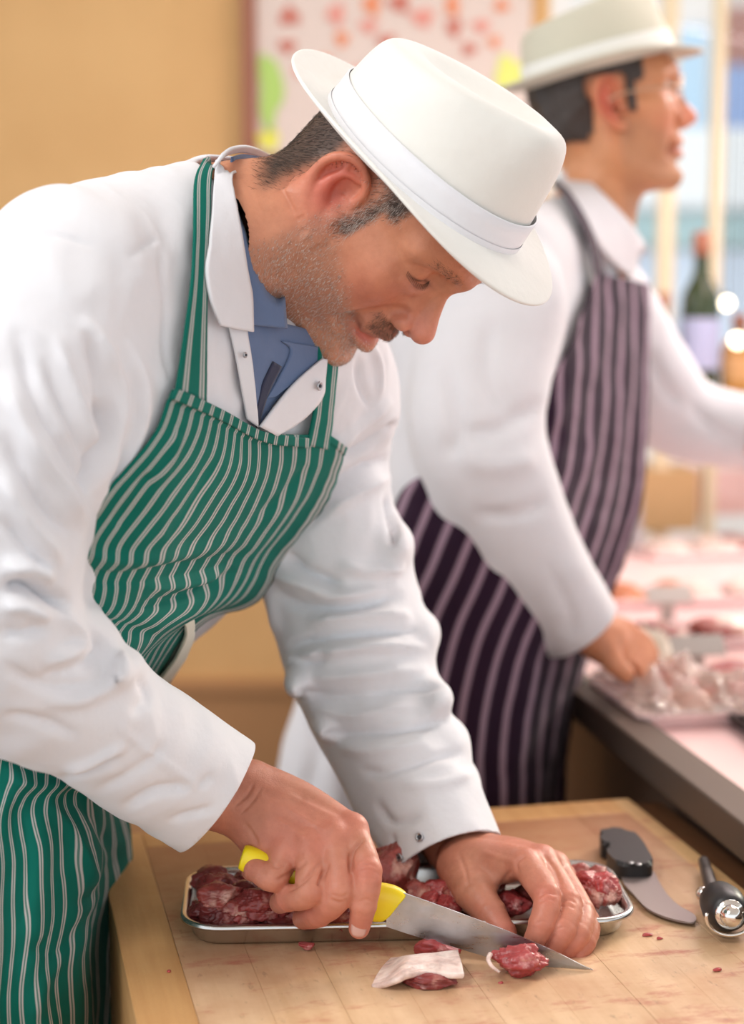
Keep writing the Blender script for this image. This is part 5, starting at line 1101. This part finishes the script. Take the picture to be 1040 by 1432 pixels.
# purple apron, strap, collar
r2 = [[(822, 382), (860, 390), (896, 400)], [(800, 440), (850, 452), (900, 458)], [(764, 530), (825, 545), (897, 560)], [(722, 600), (800, 625), (890, 660)], [(640, 648), (760, 690), (876, 730)], [(566, 690), (720, 760), (856, 800)], [(548, 790), (690, 850), (828, 880)],
      [(545, 900), (670, 930), (805, 960)], [(548, 1010), (660, 1030), (790, 1050)], [(552, 1120), (660, 1130), (782, 1140)], [(552, 1420), (660, 1420), (776, 1410)]]
def a2post(V, N, nv, n2):
    v = np.repeat(np.linspace(0, 1, nv), n2); u = np.tile(np.linspace(0, 1, n2), nv); return V + N * (.0026 * np.sin(u * 34 + 2.5 * np.sin(v * 7)) * sm(.05, .4, v) + .0018 * np.sin(u * 15 + v * 20))[:, None]
a2 = sheet('apron', r2, .012, M['apron_purple'], man2, 60, 120, Fd=T2, arc=.40, wrap=4, post=a2post, noise_a=.002, thick=.002); a2['label'] = 'dark purple apron with mauve stripes'
sheet('apron_strap', [[(774, 268), (784, 262)], [(794, 305), (804, 300)], [(812, 345), (822, 340)], [(820, 390), (836, 388)]], .012, M['strap_purple'], man2, 6, 30, Fd=T2)
sheet('collar', [[(782, 262), (800, 246)], [(806, 312), (836, 286)], [(836, 356), (872, 322)], [(872, 388), (890, 350)]], (.010, .016), M['coat_dimmed'], man2, 12, 30, Fd=T2, thick=.003)
# ------------------------------------------------------------------ goods on the display counter
DZ = CZ - .012
def goods(name, px, py, label, cat, group=None, z=None): p = onz(px, py, z or DZ); return empty(name, tuple(p), cang, label=label, cat=cat, group=group), p
def film_mat(name, c, tr):
    m = bpy.data.materials.new(name); m.use_nodes = True; nt = m.node_tree; b = bsdf(m); b.inputs['Base Color'].default_value = (*c, 1); b.inputs['Roughness'].default_value = .16; b.inputs['Coat Weight'].default_value = .5
    t = nd(m, 'ShaderNodeBsdfTransparent'); x = nd(m, 'ShaderNodeMixShader'); x.inputs[0].default_value = 1 - tr; lk(m, t.outputs[0], x.inputs[1]); lk(m, b.outputs[0], x.inputs[2]); lk(m, x.outputs[0], nt.nodes['Material Output'].inputs[0]); return m
M['film'] = film_mat('crumpled_plastic_film', (.84, .66, .58), .68); M['paper'] = mat('greaseproof_paper', (.88, .80, .68), .7); M['pinkpaper'] = mat('pink_butcher_paper', (.86, .50, .48), .6)
M['white_tray'] = mat('white_plastic_tray', (.92, .72, .70), .3); M['card'] = mat('tan_cardboard', (.62, .38, .18), .8); M['salmon'] = meatm('orange_marinated_meat', (.62, .18, .06), (.75, .35, .16)); M['ticket'] = mat('grey_ticket', (.45, .42, .38), .4)
def crumple(name, par, sx, sy, h, mt, seed, n=40, base=0.0):
    g = np.linspace(-.5, .5, n); X, Y = np.meshgrid(g, g); P = np.c_[X.ravel() * sx, Y.ravel() * sy, 0 * X.ravel()]
    q = np.c_[X.ravel(), Y.ravel(), 0 * X.ravel()]; z = np.abs(noise3(q, 2.2, seed, 4)) ** .8 * h * 1.4 * (1 - (2 * np.abs(q[:, 0])) ** 6) * (1 - (2 * np.abs(q[:, 1])) ** 6)
    P[:, 2] = base + z; P[:, 0] += noise3(q, 2, seed + 1) * sx * .06; P[:, 1] += noise3(q, 2, seed + 2) * sy * .06
    o = mesh_obj(name, P, grid_faces(n, n), mt, par, smooth=False); md = o.modifiers.new('s', 'SOLIDIFY'); md.thickness = .0012; return o
def dish(par, sx, sy, h, mt, name='dish'):
    V = []; pr_ = [(0, h), (.004, h), (.010, .004), (.02, .003)]; po_ = [(.02, 0), (.008, 0), (-.002, h - .003)]
    for i, z in pr_ + po_: V += rrect(sx / 2 - i, sy / 2 - i, .012, z, 5)
    Fq = [tuple(q) for q in grid_faces(20, 7, True)]; Fq = [f for f in Fq if not (f[0] // 20 == 3)] + [tuple(range(60, 80)), tuple(range(80, 100))[::-1]]
    for j in range(20): Fq.append((120 + j, 120 + (j + 1) % 20, (j + 1) % 20, j))
    return mesh_obj(name, V, Fq, mt, par, smooth=False)
# the film-wrapped pack under his hand
g, p = goods('wrapped_meat_pack', 930, 990, 'clear film wrapped pack of sliced meat under the second butcher\'s hand', 'meat'); dish(g, .135, .20, .018, M['white_tray'])
local_lump('meat', g, (.01, .03, .022), (.045, .06, .016), M['meat_bright'], 401, .2, 4); local_lump('meat', g, (.015, -.05, .020), (.038, .038, .013), M['salmon'], 402, .5, 4); crumple('film', g, .15, .22, .030, M['film'], 11, 44, .022)
g, p = goods('wrapped_meat_pack', 1095, 1012, 'film wrapped pack of red meat at the right edge of the counter', 'meat'); dish(g, .14, .24, .016, M['black'])
local_lump('meat', g, (-.01, .06, .022), (.065, .05, .016), M['meat_bright'], 403, .2, 4); local_lump('meat', g, (.0, -.05, .020), (.055, .05, .013), M['fat'], 404, .5, 4); crumple('film', g, .15, .26, .018, M['film'], 21, 44, .026)
g, p = goods('paper_sheet', 905, 925, 'cream greaseproof paper crumpled beside the second butcher\'s hand', 'paper'); crumple('sheet', g, .085, .085, .03, M['paper'], 31, 20, .002)
rows_ = [(985, 960, .15, .10, M['meat_bright'], 'shallow white tray of bright red mince, behind the film wrapped packs'), (1080, 962, .15, .10, M['meat'], 'shallow white tray of dark meat just inside the right edge of the frame'),
         (960, 897, .17, .13, M['meat_fatty'], 'white tray of pale pink cutlets, behind the crumpled paper'), (1060, 892, .17, .13, M['fat'], 'white tray of very pale fatty cuts at the right edge, halfway back'),
         (905, 842, .17, .13, M['salmon'], 'white tray of orange marinated meat right of the second butcher\'s cuff'), (1010, 838, .18, .14, M['fat'], 'white tray of pale fat, middle of the counter'),
         (960, 775, .20, .16, M['fat'], 'white tray of pale pink cuts far back on the counter near the tan box'), (1060, 770, .20, .16, M['meat_fatty'], 'far white tray of marbled cuts at the right edge of the counter')]
for i, (x, y, sx, sy, mt, lb) in enumerate(rows_):
    g, p = goods('meat_dish', x, y, lb, 'tray'); dish(g, sx, sy, .016, M['white_tray'])
    for k in range(4): local_lump('meat', g, ((-.25 + .5 * (k % 2)) * sx, (-.25 + .5 * (k // 2)) * sy, .015), (sx * .24, sy * .24, .014), mt, 420 + i * 5 + k, .3 * k, 3)
for i, (x, y, lb) in enumerate([(935, 842, 'grey price ticket standing before the orange marinated meat'), (975, 915, 'grey price ticket standing among the pink cutlets')]):
    g, p = goods('price_ticket', x, y, lb, 'ticket', z=DZ + .03); bm_obj('card', box_bm(.075, .003, .03, .001, (0, 0, .012), rot=Matrix.Rotation(R(-35), 3, 'X')), M['ticket'], g); bm_obj('foot', box_bm(.02, .012, .034, .002, (0, .006, -.015)), M['ticket'], g)
g, p = goods('cardboard_box', 912, 738, 'tan cardboard box far back on the counter right of the purple apron', 'box'); bm_obj('box', box_bm(.16, .12, .13, .002, (0, 0, .066)), M['card'], g); bm_obj('flap', box_bm(.16, .05, .003, .001, (0, .03, .1335)), M['card'], g)
g, p = goods('pink_carton', 985, 722, 'long pink carton at the back of the counter behind the tan box', 'box'); bm_obj('box', box_bm(.34, .10, .10, .002, (.05, .05, .052)), M['pinkpaper'], g); bm_obj('lid', box_bm(.345, .105, .018, .002, (.05, .05, .1115)), M['white_tray'], g)
# raised bottle shelf at the back end of the counter
sy_ = 3.30; sz_ = float(at(980, 548, sy_)[2]); sx_ = float(at(980, 548, sy_)[0])
sh = empty('bottle_shelf', (sx_ + .15, sy_, 0), 0, label='raised glass shelf on two posts in front of the window, holding bottles', cat='shelf')
bm_obj('shelf_board', box_bm(.62, .16, .014, .002, (0, 0, sz_ - .008)), M['cream_paint'], sh)
for x_ in (-.27, .27): bm_obj('post', box_bm(.02, .02, sz_ - .0155 - DZ, .002, (x_, 0, (sz_ - .0155 + DZ) / 2)), M['snap'], sh)
def bottle(px, top, lb, c, label, r=.037):
    X = float(at(px, 548, sy_)[0]); zt = float(at(px, top, sy_)[2]); h = zt - sz_; b = empty('bottle', (X, sy_ - .01, sz_ - .0008), 0, label=label, cat='bottle')
    pr_ = [(.0005, 0), (r * .9, .001), (r, .006), (r, h * .55), (r * .92, h * .62), (r * .5, h * .72), (r * .38, h * .78), (r * .36, h * .95), (r * .42, h * .955), (r * .42, h), (.0005, h)]
    V, Fq = lathe(pr_, 24); mesh_obj('glass', V, Fq, c, b); V, Fq = lathe([(r * 1.01, h * .15), (r * 1.02, h * .16), (r * 1.02, h * .46), (r * 1.01, h * .47)], 24); mesh_obj('label', V, Fq[:-2], lb, b)
    V, Fq = lathe([(r * .44, h * .86), (r * .46, h * .87), (r * .46, h * 1.004), (.0005, h * 1.008)], 20); mesh_obj('cap', V, Fq[:-2], M['frame_wood'], b)
lbp = mat('pale_bottle_label', (.40, .42, .60), .5); lbr = mat('amber_bottle_label', (.55, .30, .12), .5)
bottle(975, 325, lbp, mat('dark_green_glass', (.03, .045, .015), .08), 'tall dark green bottle with pale label and red cap on the shelf')
bottle(922, 410, lbp, mat('brown_bottle_glass', (.08, .05, .02), .08), 'shorter dark brown bottle left of the tall green one', .030)
bottle(1030, 440, lbr, mat('amber_glass', (.42, .20, .05), .10), 'amber bottle right of the tall green one', .034)
bottle(1084, 400, lbr, mat('olive_glass', (.12, .10, .03), .1), 'olive bottle at the right edge of the shelf', .034)
def glint(px, py, Y, r, label):  # added glowing ball with made-up fittings, stands in for a bright glint
    p = at(px, py, Y); b = empty('glint_ball', tuple(p), 0, label=label, cat='lamp'); m = bpy.data.materials.get('glint_glow')
    if not m:
        m = mat('glint_glow', (1, .9, .7), .3); bsdf(m).inputs['Emission Color'].default_value = (1, .86, .60, 1); bsdf(m).inputs['Emission Strength'].default_value = 6
    V, Fq = ball(np.zeros(3), r); mesh_obj('glint', V, Fq, m, b); V, Fq = tube(np.array([[0, 0, r * .9], [0, 0, r * 1.6]]), [r * .5, r * .45], 12); mesh_obj('glint_stub', V, Fq, M['black'], b)
    V, Fq = tube(np.array([[0, 0, r * 1.6], [0, 0, 3.065 - p[2]]]), [.002, .002], 6); mesh_obj('glint_cord', V, Fq, M['black'], b)
glint(1016, 424, 3.05, .011, 'added glowing ball standing in for a bright glint before the window, the upper one'); glint(1031, 476, 3.12, .013, 'added glowing ball for a lower glint, at the right edge above the arm')
